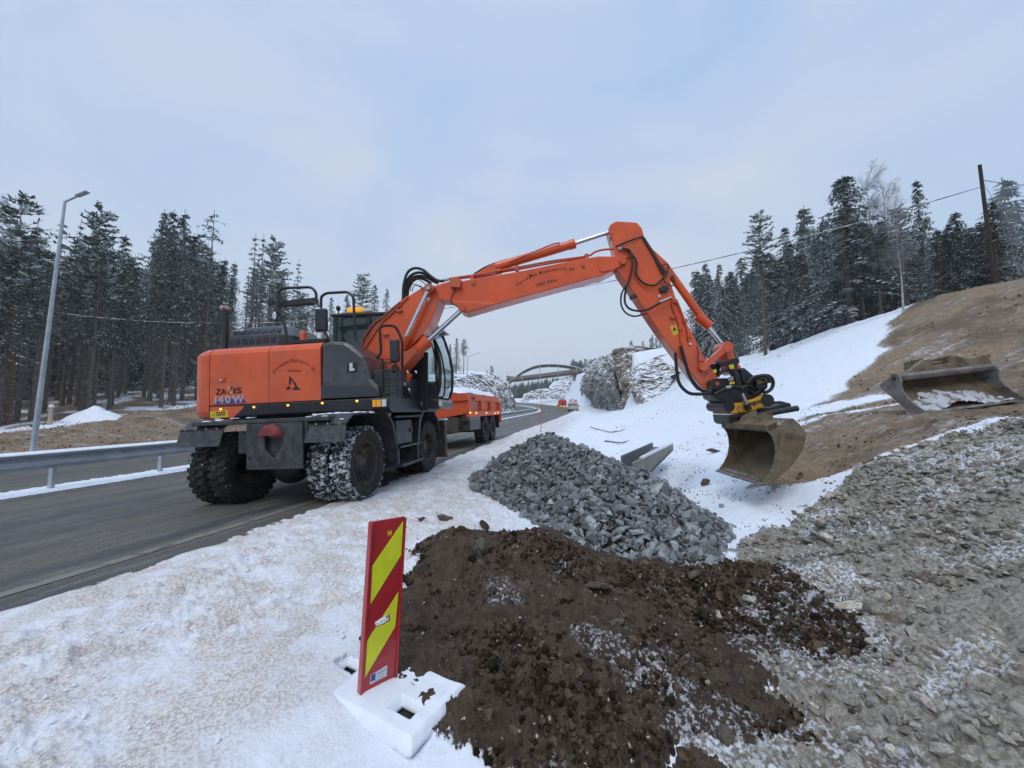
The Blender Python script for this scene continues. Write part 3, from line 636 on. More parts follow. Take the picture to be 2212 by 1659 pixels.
# black skirt
zl,zr_=X('1',700,892).z,0
mb=prismx(MB(),[(-1.255,zs0+.03),(-1.17,zs0-.015),(1.17,zs0-.015),(1.255,zs0+.03),(1.255,zs1),(-1.255,zs1)],x1+.012,x5); up('lower_skirt',mb,BLK,.015)
a=U.xz('1',[(210,918),(432,912),(418,935),(362,988),(215,992)],-1.257); mb=MB().prism(a,-1.262,-1.245); up('skirt_panel',mb,ORG,.004)
a=U.xz('1',[(207,948),(322,938),(330,982),(214,990)],-1.264); mb=MB().prism(a,-1.266,-1.2625); o=up('warning_sticker',mb,LBY)
p=X('1',246,958,-1.267); e=(X('1',316,953,-1.267)-p).normalized(); hh=.022
o2=up('lettering',text_mb('ADVARSEL',.024,(p.x+.0,-1.2665,p.z-.005),e,(0,0,1),bold=.0008),INK,0,o)
up('lettering',text_mb('KLEMFARE',.022,(p.x+.01,-1.2665,p.z-.036),e,(0,0,1),bold=.0008),INK,0,o)
p=X('1',222,978,-1.267); tri=[(p.x,p.z),(p.x+.045,p.z+.004),(p.x+.022,p.z+.042)]
up('warning_symbol',MB().prism(tri,-1.2672,-1.2662),INK,0,o); up('warning_symbol',MB().prism([(p.x+.010,p.z+.006),(p.x+.035,p.z+.008),(p.x+.022,p.z+.031)],-1.2679,-1.2673),LBY,0,o)
for a,b in((283,932),(500,918),(722,906),(946,892),(1172,878)):
    p=X('1',a,b); mb=MB(); mb.ball((p.x,-1.262,p.z),.016,(1.3,.6,1),n=8); up('marker_lamp',mb,AMB)
# grey front cover on the right side
a=U.xz('1',[(940,492),(1010,485),(1090,490),(1130,512),(1170,545),(1215,585),(1240,640),(1262,730),(1310,775),(1322,846),(930,866)],-1.25)
mb=MB().prism(a,-1.25,-.42); FC=up('front_cover',mb,GRY,.05)
a=U.xz('1',[(933,782),(1262,772),(1312,800),(1322,846),(933,864)],-1.253); mb=MB().prism(a,-1.256,-1.2); up('lower_band',mb,mat('gloss dark paint',(.016,.018,.024),rough=.2,coat=.5),.004,FC)
p=X('1',1137,657); mb=MB(); mb.bb(p.x-.075,p.x+.075,-1.262,-1.245,p.z-.075,p.z+.075); o=up('handle',mb,BLK,.015,FC); mb=MB(); mb.bb(p.x-.03,p.x+.02,-1.27,-1.25,p.z-.06,p.z+.06); mb.cyl((p.x+.03,-1.272,p.z-.035),(p.x+.03,-1.25,p.z-.035),.02); up('lock',mb,CHR,.004,FC)
# inner deck, tank area behind cover
mb=MB(); mb.bb(x3,x5-.02,-.44,1.2,zs1,zs1+.35); mb.bb(x5-.25,x5-.02,-1.2,-.5,zs1-.02,zs1+.4); up('deck',mb,BLK,.01)
a=X('1',1330,740); mb=MB()
for k in range(5):
    z=zs1+.06+k*.11; mb.tube([(x4+.02,-1.2,z),(x5+.08,-1.2,z)],.012,8,curve=False)
mb.tube([(x4+.03,-1.2,zs1),(x4+.03,-1.2,zs1+.56),(x5+.05,-1.2,zs1+.53),(x5+.09,-1.2,zs1+.45),(x5+.09,-1.2,zs1)],.015,8,curve=False)
up('step_ladder',mb,BLK)
p=X('1',1280,892); p2=X('1',1370,892); w=p2.x-p.x
mb=MB(); mb.bb(p.x-.03,p2.x+.03,-1.29,-1.1,p.z-.075,p.z+.06); o=up('lamp_box',mb,BLK,.01)
mb=MB(); mb.bb(p.x,p.x+w*.24,-1.298,-1.285,p.z-.055,p.z+.045); mb.bb(p.x+w*.28,p.x+w*.6,-1.298,-1.285,p.z-.055,p.z+.045); up('amber_lens',mb,AMBL,.004,o)
mb=MB(); mb.bb(p.x+w*.66,p2.x,-1.298,-1.285,p.z-.055,p.z+.045); up('clear_lens',mb,WLEN,.004,o)
# --- on top of the engine covers
a=U.xz('1',[(352,526),(365,455),(440,398),(490,382),(600,378),(720,378),(775,425),(785,512)],-.35)
mb=MB(); zz=ztp+.0; xs=[p[0] for p in a]; zt2=max(p[1] for p in a)
hb=[]; xa,xb=min(xs),max(xs)
zA,zB,zC=[U.P('1',450,yy_,1,-.6).z for yy_ in(528,456,392)]
for z,i in((zz-.3,0),(zz-.01,0),(zB,.01),(zC,.20),(zC+.02,.24)):
    yy0,yy1=-.62+i*.7,.62-i*.7; c=.16
    hb.append([Vector((xa+i+c,yy0,z)),Vector((xb-i*.5-c,yy0,z)),Vector((xb-i*.5,yy0+c,z)),Vector((xb-i*.5,yy1-c,z)),Vector((xb-i*.5-c,yy1,z)),Vector((xa+i+c,yy1,z)),Vector((xa+i,yy1-c,z)),Vector((xa+i,yy0+c,z))])
mb.loft(hb); o=up('engine_hood',mb,GRY,.012)
mb=MB()
for row in range(2):
    for k in range(7):
        x=xa+.20+k*.125
        mb=MB()
        if row==0: mb.box((x,-.612,(zA+zB)/2),(.09,.012,(zB-zA)*.55))
        else: mb.box((x+.05,-.62+.35*.01+.35*.5*.2*1.0+.03,(zB+zC)/2),(.085,.012,(zC-zB)*.55),Matrix.Rotation(-math.atan2(.7*.19,zC-zB),3,'X'))
        up('grille_opening',mb,BLK,.004,o)

p=X('1',309,440,-.55); q0=X('1',309,290,-.55); mb=MB(); mb.cyl((p.x,-.55,ztp-.02),(p.x,-.55,q0.z),.055,n=20); o=up('exhaust_stack',mb,BLK)
mb=MB(); mb.cyl((p.x,-.55,q0.z),(p.x,-.55,q0.z+.03),.06,.085); mb.cyl((p.x,-.55,q0.z+.03),(p.x,-.55,q0.z+.075),.085,.08); up('cap',mb,mat('rusty red cap',(.25,.05,.04),(.4,.36,.36),scale=14,rough=.7),0,o)
p=X('1',819,475,-.9); q0=X('1',819,436,-.9); mb=MB(); mb.cyl((p.x,-.9,ztp-.01),(p.x,-.9,q0.z),.05); mb.cyl((p.x,-.9,q0.z),(p.x,-.9,q0.z+.03),.048,.04); up('filler_cap',mb,ORG)
a=U.xz('1',[(670,486),(965,470),(965,492),(670,508)],-1.12); mb=MB().prism(a,-1.14,-1.0); up('deck_strip',mb,BLK)
def tub(name,k,pts,y,r,m=BLK,rad=.07,ys=None):
    P=[]
    for i,(a,b) in enumerate(pts):
        yy=y if ys is None else ys[i]; p=X(k,a,b,yy); P.append(p)
    return up(name,MB().rtube(P,r,rad),m)
tub('handrail','1',[(712,480),(700,385),(655,290),(655,165),(680,140),(870,133),(903,165),(905,240)],-.75,.022)
a=U.xz('1',[(655,232),(905,205),(910,240),(660,262)],-.72); up('beacon_bracket',MB().prism(a,-.76,-.66),BLK,.004)
tub('handrail','1',[(935,268),(935,195),(970,172),(1110,165),(1147,195),(1152,320),(1160,480)],-.85,.022)
tub('handrail','1',[(1298,598),(1328,565),(1318,400),(1345,385),(1415,385),(1442,425),(1466,485),(1466,750)],-1.15,.020,RUB,.06)
def mirror(k,x,y,w,h,pl,name='side_mirror',th=.08,rnd=False,rx=0):
    p=X(k,x,y,pl); mb=MB()
    if rnd: mb.ball(p,w/2,(1,.35,h/w)); o=up(name,mb,BLK)
    else: mb.bb(p.x-w/2,p.x+w/2,p.y-th/2,p.y+th/2,p.z-h/2,p.z+h/2); o=up(name,mb,BLK,.03)
    return o,p
mirror('1',938,350,.19,.36,-1.0); tub('mirror_arm','1',[(850,220),(930,255),(945,300)],-1.0,.012); tub('mirror_arm','1',[(960,430),(975,450),(985,490)],-1.0,.02)
mirror('1',1417,550,.14,.34,-1.2)
mirror('1',606,222,.10,.17,-.9,rnd=True); tub('mirror_arm','1',[(620,235),(650,260),(662,300)],-.85,.012)
o,p=mirror('1',638,322,.08,.17,-.8,rnd=True); mb=MB(); mb.ball((p.x-.008,p.y-.018,p.z),.036,(1,.3,1.9)); up('mirror_glass',mb,MIR,0,o)
o,p=mirror('1',1420,665,.12,.13,-1.15,rnd=True)
# --- cab
cy0,cy1=.22,1.2
roof=U.xz('1',[(990,312),(1105,300),(1400,293),(1560,300),(1620,325),(1622,345),(1400,315),(1105,325),(1000,328)],cy0)
CAB=MB().prism([p for p in roof],cy0-.02,cy1+.02); CABO=up('cab',CAB,BLK,.02)
def cz(a): return U.xz('1',a,cy0)
xrL=cz([(1015,325)])[0][0]; fr=cz([(1615,340),(1655,430),(1690,540),(1710,650),(1708,780),(1688,852)]); zb_=cz([(1690,925)])[0][1]
ztop=cz([(1100,318)])[0][1]
for yy in(cy0,cy1-.05):
    mb=MB(); mb.bb(xrL,xrL+.07,yy,yy+.05,zs1,ztop)
    pts=[Vector((a,yy+.025,b)) for a,b in fr]; mb.tube(pts,.032,8)
    xm=cz([(1600,600)])[0][0]; mb.bb(xm-.05,xm+.01,yy,yy+.05,zs1,fr[0][1]); xm2=cz([(1250,600)])[0][0]; mb.bb(xm2-.03,xm2+.03,yy,yy+.05,zs1,ztop)
    zlow=fr[-1][1]; mb.bb(xrL,fr[-1][0],yy,yy+.05,zs1-.1,zs1+.28); mb.prism([(xm,zlow-.02),fr[-1],(fr[-1][0]-.1,zb_),(xm,zb_)],yy,yy+.05)
    up('cab_frame',mb,BLK,.006,CABO)
mb=MB(); mb.prism([(xrL,zs1),(xrL+.05,zs1),(xrL+.05,ztop),(xrL,ztop)],cy0,cy1); up('rear_wall',mb,TEAL,0,CABO)
mb=MB(); mb.bb(xrL+.08,xm2-.04,cy0+.015,cy0+.03,zs1+.28,ztop-.01); mb.bb(xm2+.04,xm-.06,cy0+.015,cy0+.03,zs1+.28,ztop-.01); up('side_window',mb,TEAL,0,CABO)
mb=MB().prism([(xm+.015,zlow),(xm+.015,fr[0][1]),fr[0],fr[1],fr[2],fr[3],fr[4],fr[5]],cy0+.02,cy0+.026); up('side_window',mb,GLS,0,CABO)
mb=MB(); sheetpath(mb,fr,.006,cy0+.05,cy1-.05); up('windscreen',mb,GLS,0,CABO)
mb=MB(); mb.bb(xrL+.3,xm-.35,.5,.95,zs1+.3,zs1+.55); mb.bb(xrL+.25,xrL+.45,.5,.95,zs1+.5,zs1+1.3); mb.bb(xrL+.5,xm-.1,.3,.42,zs1+.3,zs1+.6); up('seat',mb,BLK,.05,CABO)
mb=MB(); a=cz([(1595,925),(1612,862),(1700,862),(1716,885),(1716,930)]); mb.prism(a,cy0-.01,cy1); up('front_bumper',mb,GRY,.02,CABO)
a=cz([(1625,850),(1655,860),(1700,885),(1700,925),(1630,925)]); up('front_step',MB().prism(a,cy0-.03,cy0),BLK,.01,CABO)
p=U.P('1',1716,893,1,cy0-.05); mb=MB(); mb.bb(p.x-.03,p.x+.015,cy0-.07,cy0+.05,p.z-.05,p.z+.05); up('headlamp',mb,WLEN,.01,CABO)
def cb(name,pts,y,r,m=BLK,k='1',curve=True): return up(name,MB().tube([U.P(k,a,b,1,y) for a,b in pts],r,8,curve=curve),m,0,CABO)
cb('cab_guard',[(1665,455),(1690,500),(1715,560),(1735,650),(1745,740),(1742,820),(1728,852),(1690,850)],cy0-.05,.016)
cb('cab_guard',[(1640,470),(1670,450),(1750,435)],cy0-.05,.013); cb('windscreen_wiper',[(1650,470),(1672,560),(1690,640)],cy0-.03,.012)
mb=MB(); a=cz([(1608,352),(1650,345),(1692,378),(1650,388),(1612,395)]); mb.prism(a,cy0,cy1); up('sun_visor',mb,mat('clear grey visor',(.55,.57,.6),rough=.3),0,CABO)
mb=MB(); 
for a,b,rr in((1632,440,.05),(1632,490,.045)): p=cz([(a,b)])[0]; mb.ball((p[0],cy0-.05,p[1]),rr,(1,.6,1))
up('work_lamp',mb,BLK,0,CABO)
p=U.P('1',1170,303,1,.35); p2=U.P('1',1170,268,1,.35); mb=MB(); mb.bb(p.x-.16,p.x+.13,.28,.62,p.z-.0,p2.z); up('beacon',mb,mat('amber beacon',(.75,.33,.01),rough=.2,emit=(1,.5,.02,.3)),.02,CABO)
mb=MB(); mb.bb(p.x+.14,p.x+.3,.3,.62,p.z,p2.z-.03); up('beacon_base',mb,WLEN,.02,CABO); mb=MB(); mb.ball((p.x-.02,.27,(p.z+p2.z)/2+.01),.022,n=8); up('beacon_flash',mb,mat('flash',(1,.7,.2),emit=(1,.75,.3,5)),0,CABO)
p=U.P('1',1048,272,1,.4); mb=MB(); mb.ball(p,.055,(.7,1,1)); mb.cyl((p.x,.4,ztop),(p.x,.4,p.z),.012); up('work_lamp',mb,BLK,0,CABO)
mb=MB(); 
for a in((1545,850),(1535,890),(1580,895)): p=U.P('1',*a,1,cy0-.07); mb.bb(p.x-.05,p.x+.05,cy0-.075,cy0-.068,p.z-.03 if a[1]>860 else p.z-.012,p.z+.03 if a[1]>860 else p.z+.012)
up('sticker',mb,mat('grey plate',(.25,.26,.27),rough=.6),0,CABO)
mb=MB(); a=cz([(1400,640),(1560,560),(1640,560),(1640,700),(1640,940),(1385,940)]); mb.prism(a,cy0-.06,cy0-.02); up('door_panel',mb,BLK,.02,CABO)
# ---------------- boom, arm, tiltrotator, bucket
BR,BL=-.33,.07
def outl(k,pts,y): return U.xz(k,pts,y)
def boxed(name,k,pts,y0,y1,m,bevel=.012,parent=EX): return up(name,MB().prism(outl(k,pts,y0),y0,y1),m,bevel,parent)
lower=[(1215,545),(1290,410),(1380,300),(1500,195),(1600,132),(1640,112),(1685,125),(1705,165),(1708,215),(1665,330),(1600,440),(1520,520),(1450,600),(1400,690),(1370,740),(1330,720),(1300,640),(1195,590)]
LB=boxed('lower_boom','1',lower,BR,BL,ORG,.015)
up('weld_strip',MB().prism(outl('1',[(1220,520),(1290,400),(1380,292),(1500,188),(1508,200),(1388,305),(1300,412),(1228,530)],BR-.02),BR-.03,BR+.01),ORG2,.004,LB)
p=U.P('1',1640,140,1,BR-.12); mb=MB(); mb.cyl((p.x,BR-.14,p.z),(p.x,BL+.14,p.z),.075,n=28); up('boom_pin',mb,ORG2,.01,LB)
mb=MB(); mb.cyl((p.x,BR-.175,p.z),(p.x,BR-.13,p.z),.045,n=8); up('pin_bolt',mb,mat('greasy steel',(.22,.16,.12),(.4,.38,.36),scale=20,rough=.4,metal=.6),0,LB)
PIN=p
mb=MB()
for a,b in((1650,300),(1660,262),(1430,455)): 
    pp=U.P('1',a,b,1,BR); mb.bb(pp.x-.03,pp.x+.03,BR-.01,BR,pp.z-.02,pp.z+.02)
a=outl('1',[(1625,205),(1648,200),(1650,218),(1628,222)],BR); up('sticker',MB().prism(a,BR-.004,BR),mat('pale sticker',(.5,.5,.52),rough=.5),0,LB)
mb=MB()
for a,b in((1450,290),(1360,445)):
    pp=U.P('1',a,b,1,BR); mb.bb(pp.x-.05,pp.x+.05,BR-.05,BR,pp.z-.02,pp.z+.02)
up('hose_clamp',mb,ORG2,.005,LB)
upper=[(470,385),(600,345),(690,345),(830,322),(1190,262),(1500,200),(1770,148),(1900,128),(2060,130),(2130,140),(2150,165),(2140,195),(2085,218),(1930,300),(1880,308),(1010,545),(960,560),(790,610),(735,625),(690,612),(655,560),(610,512),(500,508),(455,470),(440,420)]
UB=boxed('upper_boom','4',upper,BR+.03,BL-.03,ORG,.012)
boxed('cylinder_bracket','4',[(790,300),(830,275),(965,195),(1020,195),(1045,245),(960,285)],BR+.09,BL-.09,ORG,.01,UB)
boxed('side_plate','4',[(1895,150),(2075,128),(2140,150),(2125,195),(2030,245),(1925,268),(1900,240)],BR+.01,BR+.031,ORG,.006,UB)
boxed('lug_plate','4',[(455,400),(520,380),(640,520),(720,520),(1000,540),(740,615),(690,610),(650,560),(600,515),(490,505)],BR+.0,BR+.031,ORG,.006,UB)
boxed('valve_block','4',[(600,318),(690,318),(692,400),(600,398)],BR-.07,BR+.1,ORG2,.01,UB)
for a,b in((710,575),(2110,165)):
    pp=U.P('4',a,b,1,BR-.04); up('pin',MB().cyl((pp.x,BR-.03,pp.z),(pp.x,BL+.03,pp.z),.055,n=20),ORG2,.004,UB)
pp0=U.P('4',620,318,1,BR+.0)
def ht(name,k,pts,y,r,m=HOSE,parent=EX,ys=None,curve=True,n=8): return up(name,MB().tube([U.P(k,a,b,1,(ys[i] if ys else y)) for i,(a,b) in enumerate(pts)],r,n,curve=curve),m,0,parent)
ht('hydraulic_pipe','4',[(590,325),(830,290),(1200,225),(1500,170),(1790,130),(1860,95),(1940,72),(2060,68)],BR+.10,.018,ORG2,UB)
ht('hydraulic_pipe','4',[(590,335),(830,305),(1200,243),(1500,188),(1780,148)],BR+.17,.016,ORG2,UB)
for a,b in((1185,235),(1790,135),(795,320)):
    pp=U.P('4',a,b,1,BR+.1); mb=MB(); up('pipe_clamp',mb.bb(pp.x-.03,pp.x+.03,BR+.06,BR+.2,pp.z-.05,pp.z+.04),ORG2,.004,UB)
for a,b in((805,358),(1300,275),(1762,205)):
    pp=U.P('4',a,b,1,BR+.03); up('pipe_clamp',MB().bb(pp.x-.03,pp.x+.03,BR-.0,BR+.03,pp.z-.04,pp.z+.04),ORG2,.004,UB)
# lettering on the boom side
yb=BR+.026; a=U.P('4',1190,430,1,yb); b=U.P('4',1715,290,1,yb); ex=(b-a).normalized(); ez=Vector((-ex.z,0,ex.x)); Lh=(b-a).length
T='Horndalen Maskindrift AS'; t=text_mb(T,.098,(0,0,0),(1,0,0),(0,0,1),shear=.35,arc=.20,bold=.0015)
w=max(v_[0] for v_ in t.v); k=Lh/w*.98; t.v=[tuple(a+ex*(v_[0]*k)+ez*(v_[2]*k+.175)+Vector((0,-.002,0))) for v_ in t.v]
up('lettering',t,INKF if 0 else mat('dark brown lettering',(.05,.02,.03),rough=.5),0,UB)
a=U.P('4',1352,395,1,yb); b=U.P('4',1535,345,1,yb); ex=(b-a).normalized(); ez=Vector((-ex.z,0,ex.x)); t=text_mb('2450 Rena',.085,a,ex,ez); w=max((Vector(v_)-a).dot(ex) for v_ in t.v); k=(b-a).length/w
t.v=[tuple(a+(Vector(v_)-a)*k+Vector((0,-.002,0))) for v_ in t.v]; up('lettering',t,INKF,0,UB)
# hydraulic cylinders
def cylr(name,kb,b0,b1,r0,c1,c2,rr,y,parent=EX,pinr=None):
    A=U.P(kb[0],*b0,1,y); B=U.P(kb[1],*b1,1,y); Cc=U.P(kb[2],*c1,1,y) if c1 else B; D=U.P(kb[3],*c2,1,y)
    root=up(name,MB().cyl(A,B,r0,n=24).cyl(B-(B-A).normalized()*.1,B,r0*1.12,n=24),ORG,.006,parent)
    up('rod',MB().cyl(B,D,rr,n=20),CHR,0,root)
    if pinr: up('rod_eye',MB().cyl((D.x,y-.07,D.z),(D.x,y+.07,D.z),pinr,n=20),ORG,.005,root)
    return root
cylr('lift_cylinder','1111',(1375,760),(1492,455),.068,None,(1630,165),.036,BR-.11)
cylr('lift_cylinder','1111',(1420,720),(1565,500),.068,None,(1660,180),.036,BL+.12)
cylr('adjusting_cylinder','1111',(1400,700),(1640,478),.105,None,(1850,288),.042,(BR+BL)/2-.12)
AC=cylr('arm_cylinder','4444',(1000,225),(1690,18),.075,None,(2040,-95),.036,(BR+BL)/2-.05)
up('collar',MB().cyl(U.P('4',1000,225,1,-.18),U.P('4',1115,190,1,-.18),.083,n=24),ORG,.005,AC)
ht('hydraulic_pipe','4',[(1120,175),(1300,105),(1480,30),(1560,12)],BR+.05,.012,ORG2,AC)
ht('hose','4',[(810,285),(900,230),(1010,185),(1110,168)],BR+.12,.016,HOSE,UB)
ht('hose','2',[(150,215),(152,190),(165,170)],BR,.008)
# arm
arm=[(140,140),(150,118),(182,100),(300,107),(330,140),(345,200),(395,262),(470,330),(484,345),(478,380),(500,470),(525,545),(560,640),(615,735),(670,850),(700,905),(735,950),(765,990),(730,1055),(690,1058),(670,1045),(560,905),(455,765),(370,640),(290,520),(225,430),(195,385),(178,300),(160,210)]
AR0,AR1=BR+.05,BL-.05
ARM=boxed('arm','2',arm,AR0,AR1,ORG,.015)
boxed('edge_flange','2',[(176,245),(330,185),(340,198),(182,262)],AR0-.008,AR0+.002,ORG2,.003,ARM)
boxed('edge_flange','2',[(330,190),(345,190),(470,395),(455,400)],AR0-.008,AR0+.003,BLK,.003,ARM)
boxed('pin_boss','2',[(190,262),(235,255),(262,275),(262,300),(235,320),(195,300)],AR0-.03,AR0,ORG,.02,ARM)
boxed('cylinder_lug','2',[(440,360),(480,340),(505,380),(500,420),(455,415)],AR0+.02,AR1-.02,ORG2,.01,ARM)
cylr('bucket_cylinder','2222',(480,385),(690,680),.063,None,(795,815),.034,(AR0+AR1)/2)
mb=MB(); A=U.P('2',640,640,1,-.13); B=U.P('2',715,700,1,-.13); up('cylinder_gland',mb.cyl(A,B,.078,n=24),ORG,.006)
# linkage
def link2(name,a,b,r,y0,y1,m=ORG):
    A=U.P('2',*a,1,y0); B=U.P('2',*b,1,y0); d=(B-A).normalized(); n_=Vector((-d.z,0,d.x)); mb=MB()
    mb.prism([((A+n_*r*.8).x,(A+n_*r*.8).z),((B+n_*r*.8).x,(B+n_*r*.8).z),((B-n_*r*.8).x,(B-n_*r*.8).z),((A-n_*r*.8).x,(A-n_*r*.8).z)],y0,y1)
    for p in(A,B): mb.cyl((p.x,y0-.01,p.z),(p.x,y1+.01,p.z),r*1.15,n=20)
    return up(name,mb,m,.008)
link2('bucket_link',(682,928),(812,820),.062,AR0-.08,AR0-.01); link2('bucket_link',(690,915),(812,820),.055,AR1+.01,AR1+.07)
link2('push_link',(815,815),(858,940),.075,AR0-.0,AR1-.0)
mb=MB()
for a,b in((600,800),(425,530)): 
    p=U.P('2',a,b,1,AR0); mb.cyl((p.x,AR0-.03,p.z),(p.x,AR0,p.z),.02,n=8)
up('grease_nipple',mb,CHR,0,ARM)
a=outl('2',[(488,700),(525,692),(538,740),(508,755)],AR0); o=up('warning_sticker',MB().prism(a,AR0-.006,AR0+.002),LBY,0,ARM)
a=outl('2',[(503,728),(524,720),(512,700)],AR0-.006); up('warning_symbol',MB().prism(a,AR0-.009,AR0-.006),INK,0,o)
# pipes and hoses on the arm
ht('hydraulic_pipe','2',[(498,535),(508,600),(540,690),(550,760),(552,800)],AR0-.03,.013,ORG2,ARM)
ht('hydraulic_pipe','2',[(525,545),(570,660),(592,740),(598,790)],AR0-.03,.014,ORG,ARM)
mb=MB()
for a,b in((515,560),(570,670),(545,715),(500,650),(592,760)):
    p=U.P('2',a,b,1,AR0); up('pipe_clamp',MB().bb(p.x-.03,p.x+.03,AR0-.05,AR0,p.z-.025,p.z+.025),ORG2,.004,ARM)
a=outl('2',[(425,485),(440,472),(470,470),(482,490),(465,508),(430,508)],AR0-.01); up('valve',MB().prism(a,AR0-.06,AR0),BLK,.01,ARM)
a=outl('2',[(258,530),(285,518),(300,535),(270,550)],AR0-.01); up('work_lamp',MB().prism(a,AR0-.08,AR0+.05),BLK,.01,ARM)
yh=AR0-.06
HB_=[[(200,258),(245,262),(280,300),(300,340),(295,400),(340,455),(400,465),(450,425),(475,390)],
[(215,255),(260,270),(275,340),(262,420),(238,490),(232,560),(260,600),(320,612),(380,595),(430,565),(495,538)],
[(235,470),(212,520),(212,580),(240,625),(290,642),(355,625)]]
for i,h in enumerate(HB_): ht('hose','2',h,yh-.03*i,.018 if i<2 else .014,HOSE,ARM)
ht('hose_fitting','2',[(195,258),(235,260)],yh,.022,STL,ARM,curve=False); ht('hose_fitting','2',[(430,563),(497,535)],yh-.03,.02,STL,ARM,curve=False)
ht('hose','2',[(440,385),(445,355),(470,345),(480,370),(465,400),(455,440),(500,470),(515,440),(500,410)],yh,.010,HOSE,ARM)
ht('hose','2',[(330,187),(350,225),(390,290),(420,350),(452,410)],AR0-.02,.012,HOSE,ARM)
ht('hose','2',[(180,245),(250,215),(330,188)],AR0-.015,.011,HOSE,ARM)
ht('hose','2',[(550,810),(575,900),(600,980),(650,1050),(720,1080),(800,1060),(850,1040)],yh,.026,HOSE,ARM)
ht('hose','2',[(520,850),(525,930),(540,1020),(590,1075),(650,1085),(720,1078)],yh-.04,.026,HOSE,ARM)
ht('hose','2',[(640,810),(650,850),(645,890),(665,900),(700,895),(720,860)],yh,.008,HOSE,ARM)
# hoses at the lower boom joint
for i,h in enumerate([[(1470,215),(1475,120),(1500,40),(1545,10),(1600,20),(1650,60),(1700,92),(1740,92)],[(1480,205),(1490,110),(1520,60),(1570,38),(1620,50),(1670,80),(1720,95)],[(1490,195),(1505,120),(1530,75),(1575,60),(1625,70),(1670,95),(1700,108)],[(1500,190),(1510,130),(1540,90),(1580,75),(1620,88),(1655,110)]]):
    ht('hose','1',h,BR+.05+.06*i,.024,HOSE,LB)
for i,h in enumerate([[(1520,160),(1525,120),(1550,115),(1580,130),(1600,150)],[(1530,165),(1540,130),(1570,122),(1600,135)],[(1560,75),(1600,100),(1625,125)]]): ht('cable','1',h,BR-.02,.007,HOSE,LB)
ht('hose_fitting','1',[(1448,245),(1478,208)],BR+.08,.03,STL,LB,curve=False); ht('hose_fitting','1',[(1725,92),(1765,82)],BR+.06,.028,STL,UB,curve=False)
ht('hydraulic_pipe','1',[(1198,545),(1215,470),(1250,415),(1290,365),(1340,335),(1400,280),(1455,235)],BR-.02,.028,mat('brown orange hose guard',(.25,.055,.025),(.15,.04,.02),scale=20,rough=.6),LB)
ht('hydraulic_pipe','1',[(1210,550),(1235,480),(1275,420),(1320,370),(1400,300),(1460,245)],BR-.02,.018,ORG2,LB)
ht('cable','1',[(1800,100),(1810,150),(1790,190),(1785,230),(1805,250),(1830,258)],BR-.0,.008,HOSE,UB)
# jumble of valves and hoses at the boom foot
rnd=random.Random(4); mb=MB()
for i in range(9):
    x0,y0=rnd.uniform(1395,1480),rnd.uniform(650,760); x1_,y1_=rnd.uniform(1380,1540),rnd.uniform(740,880)
    mb.tube([U.P('1',x0,y0,1,-.5),U.P('1',(x0+x1_)/2+rnd.uniform(-30,30),(y0+y1_)/2+20,1,-.6),U.P('1',x1_,y1_,1,-.5)],.02,8)
up('hose_bundle',mb,HOSE)
mb=MB(); 
for a,b,c_,d_ in((1400,640,1500,560),(1460,800,1520,700),(1430,870,1480,790)): mb.cyl(U.P('1',a,b,1,-.45),U.P('1',c_,d_,1,-.45),.045,n=14)
boxp=outl('1',[(1330,640),(1420,600),(1540,520),(1560,560),(1470,660),(1420,740),(1350,720)],-.5); mb.prism(boxp,-.5,-.1); up('boom_foot_bracket',mb,ORG2,.012)
mb=MB(); 
for a,b in((1480,770),(1500,690),(1555,690),(1510,805),(1405,760),(1405,780)): p=U.P('1',a,b,1,-.62); mb.ball(p,.02,(1,.6,1.3),n=8)
up('fittings',mb,CHR)
mb=MB().prism(outl('1',[(1235,570),(1300,590),(1330,640),(1320,690),(1290,680),(1240,620)],-.7),-.75,-.45); up('dirt_guard',mb,BLK,.02)
WHL=mat('pale lettering',(.66,.68,.72),rough=.4)
# --- lettering on the engine covers
ys=-1.252
def words(s,k,p0,p1,h,m,parent,shear=0,bold=0,arc=0,yy=ys,arch=.1,dz=0):
    a=U.P(k,*p0,1,yy); b=U.P(k,*p1,1,yy); ex=(b-a).normalized(); ez=Vector((-ex.z,0,ex.x)); t=text_mb(s,h,(0,0,0),(1,0,0),(0,0,1),shear=shear,bold=bold,arc=arc)
    w=max(v_[0] for v_ in t.v)-min(v_[0] for v_ in t.v); k_=(b-a).length/w; t.v=[tuple(a+ex*(v_[0]*k_)+ez*(v_[2]+dz)+Vector((0,-.002,0))) for v_ in t.v]; return up('lettering',t,m,0,parent)
words('ZA','1',(247,838),(318,833),.088,INK,EC,bold=.002); words('IS','1',(360,830),(411,826),.088,INK,EC,bold=.002)
cxm=[(322,786),(334,784),(356,828),(344,832)]; up('lettering',MB().prism(outl('1',cxm,ys),ys-.004,ys),mat('yellow stroke',(.6,.45,.02)),0,EC)
cxm=[(350,780),(358,778),(334,832),(324,834)]; up('lettering',MB().prism(outl('1',cxm,ys),ys-.006,ys-.003),PUR,0,EC)
a=outl('1',[(230,902),(262,868),(420,858),(450,888)],ys); up('decal',MB().prism(a,ys-.002,ys+.001),PUR,0,EC)
words('140W','1',(240,894),(436,884),.105,WHL,EC,shear=.0,bold=.006,arc=1e-6,yy=ys-.004)
words('Horndalen Maskindrift AS','1',(622,692),(900,680),.062,INKF,EC2,shear=.35,arc=.17,dz=.14)
words('2450 Rena','1',(712,690),(806,684),.035,INKF,EC2)
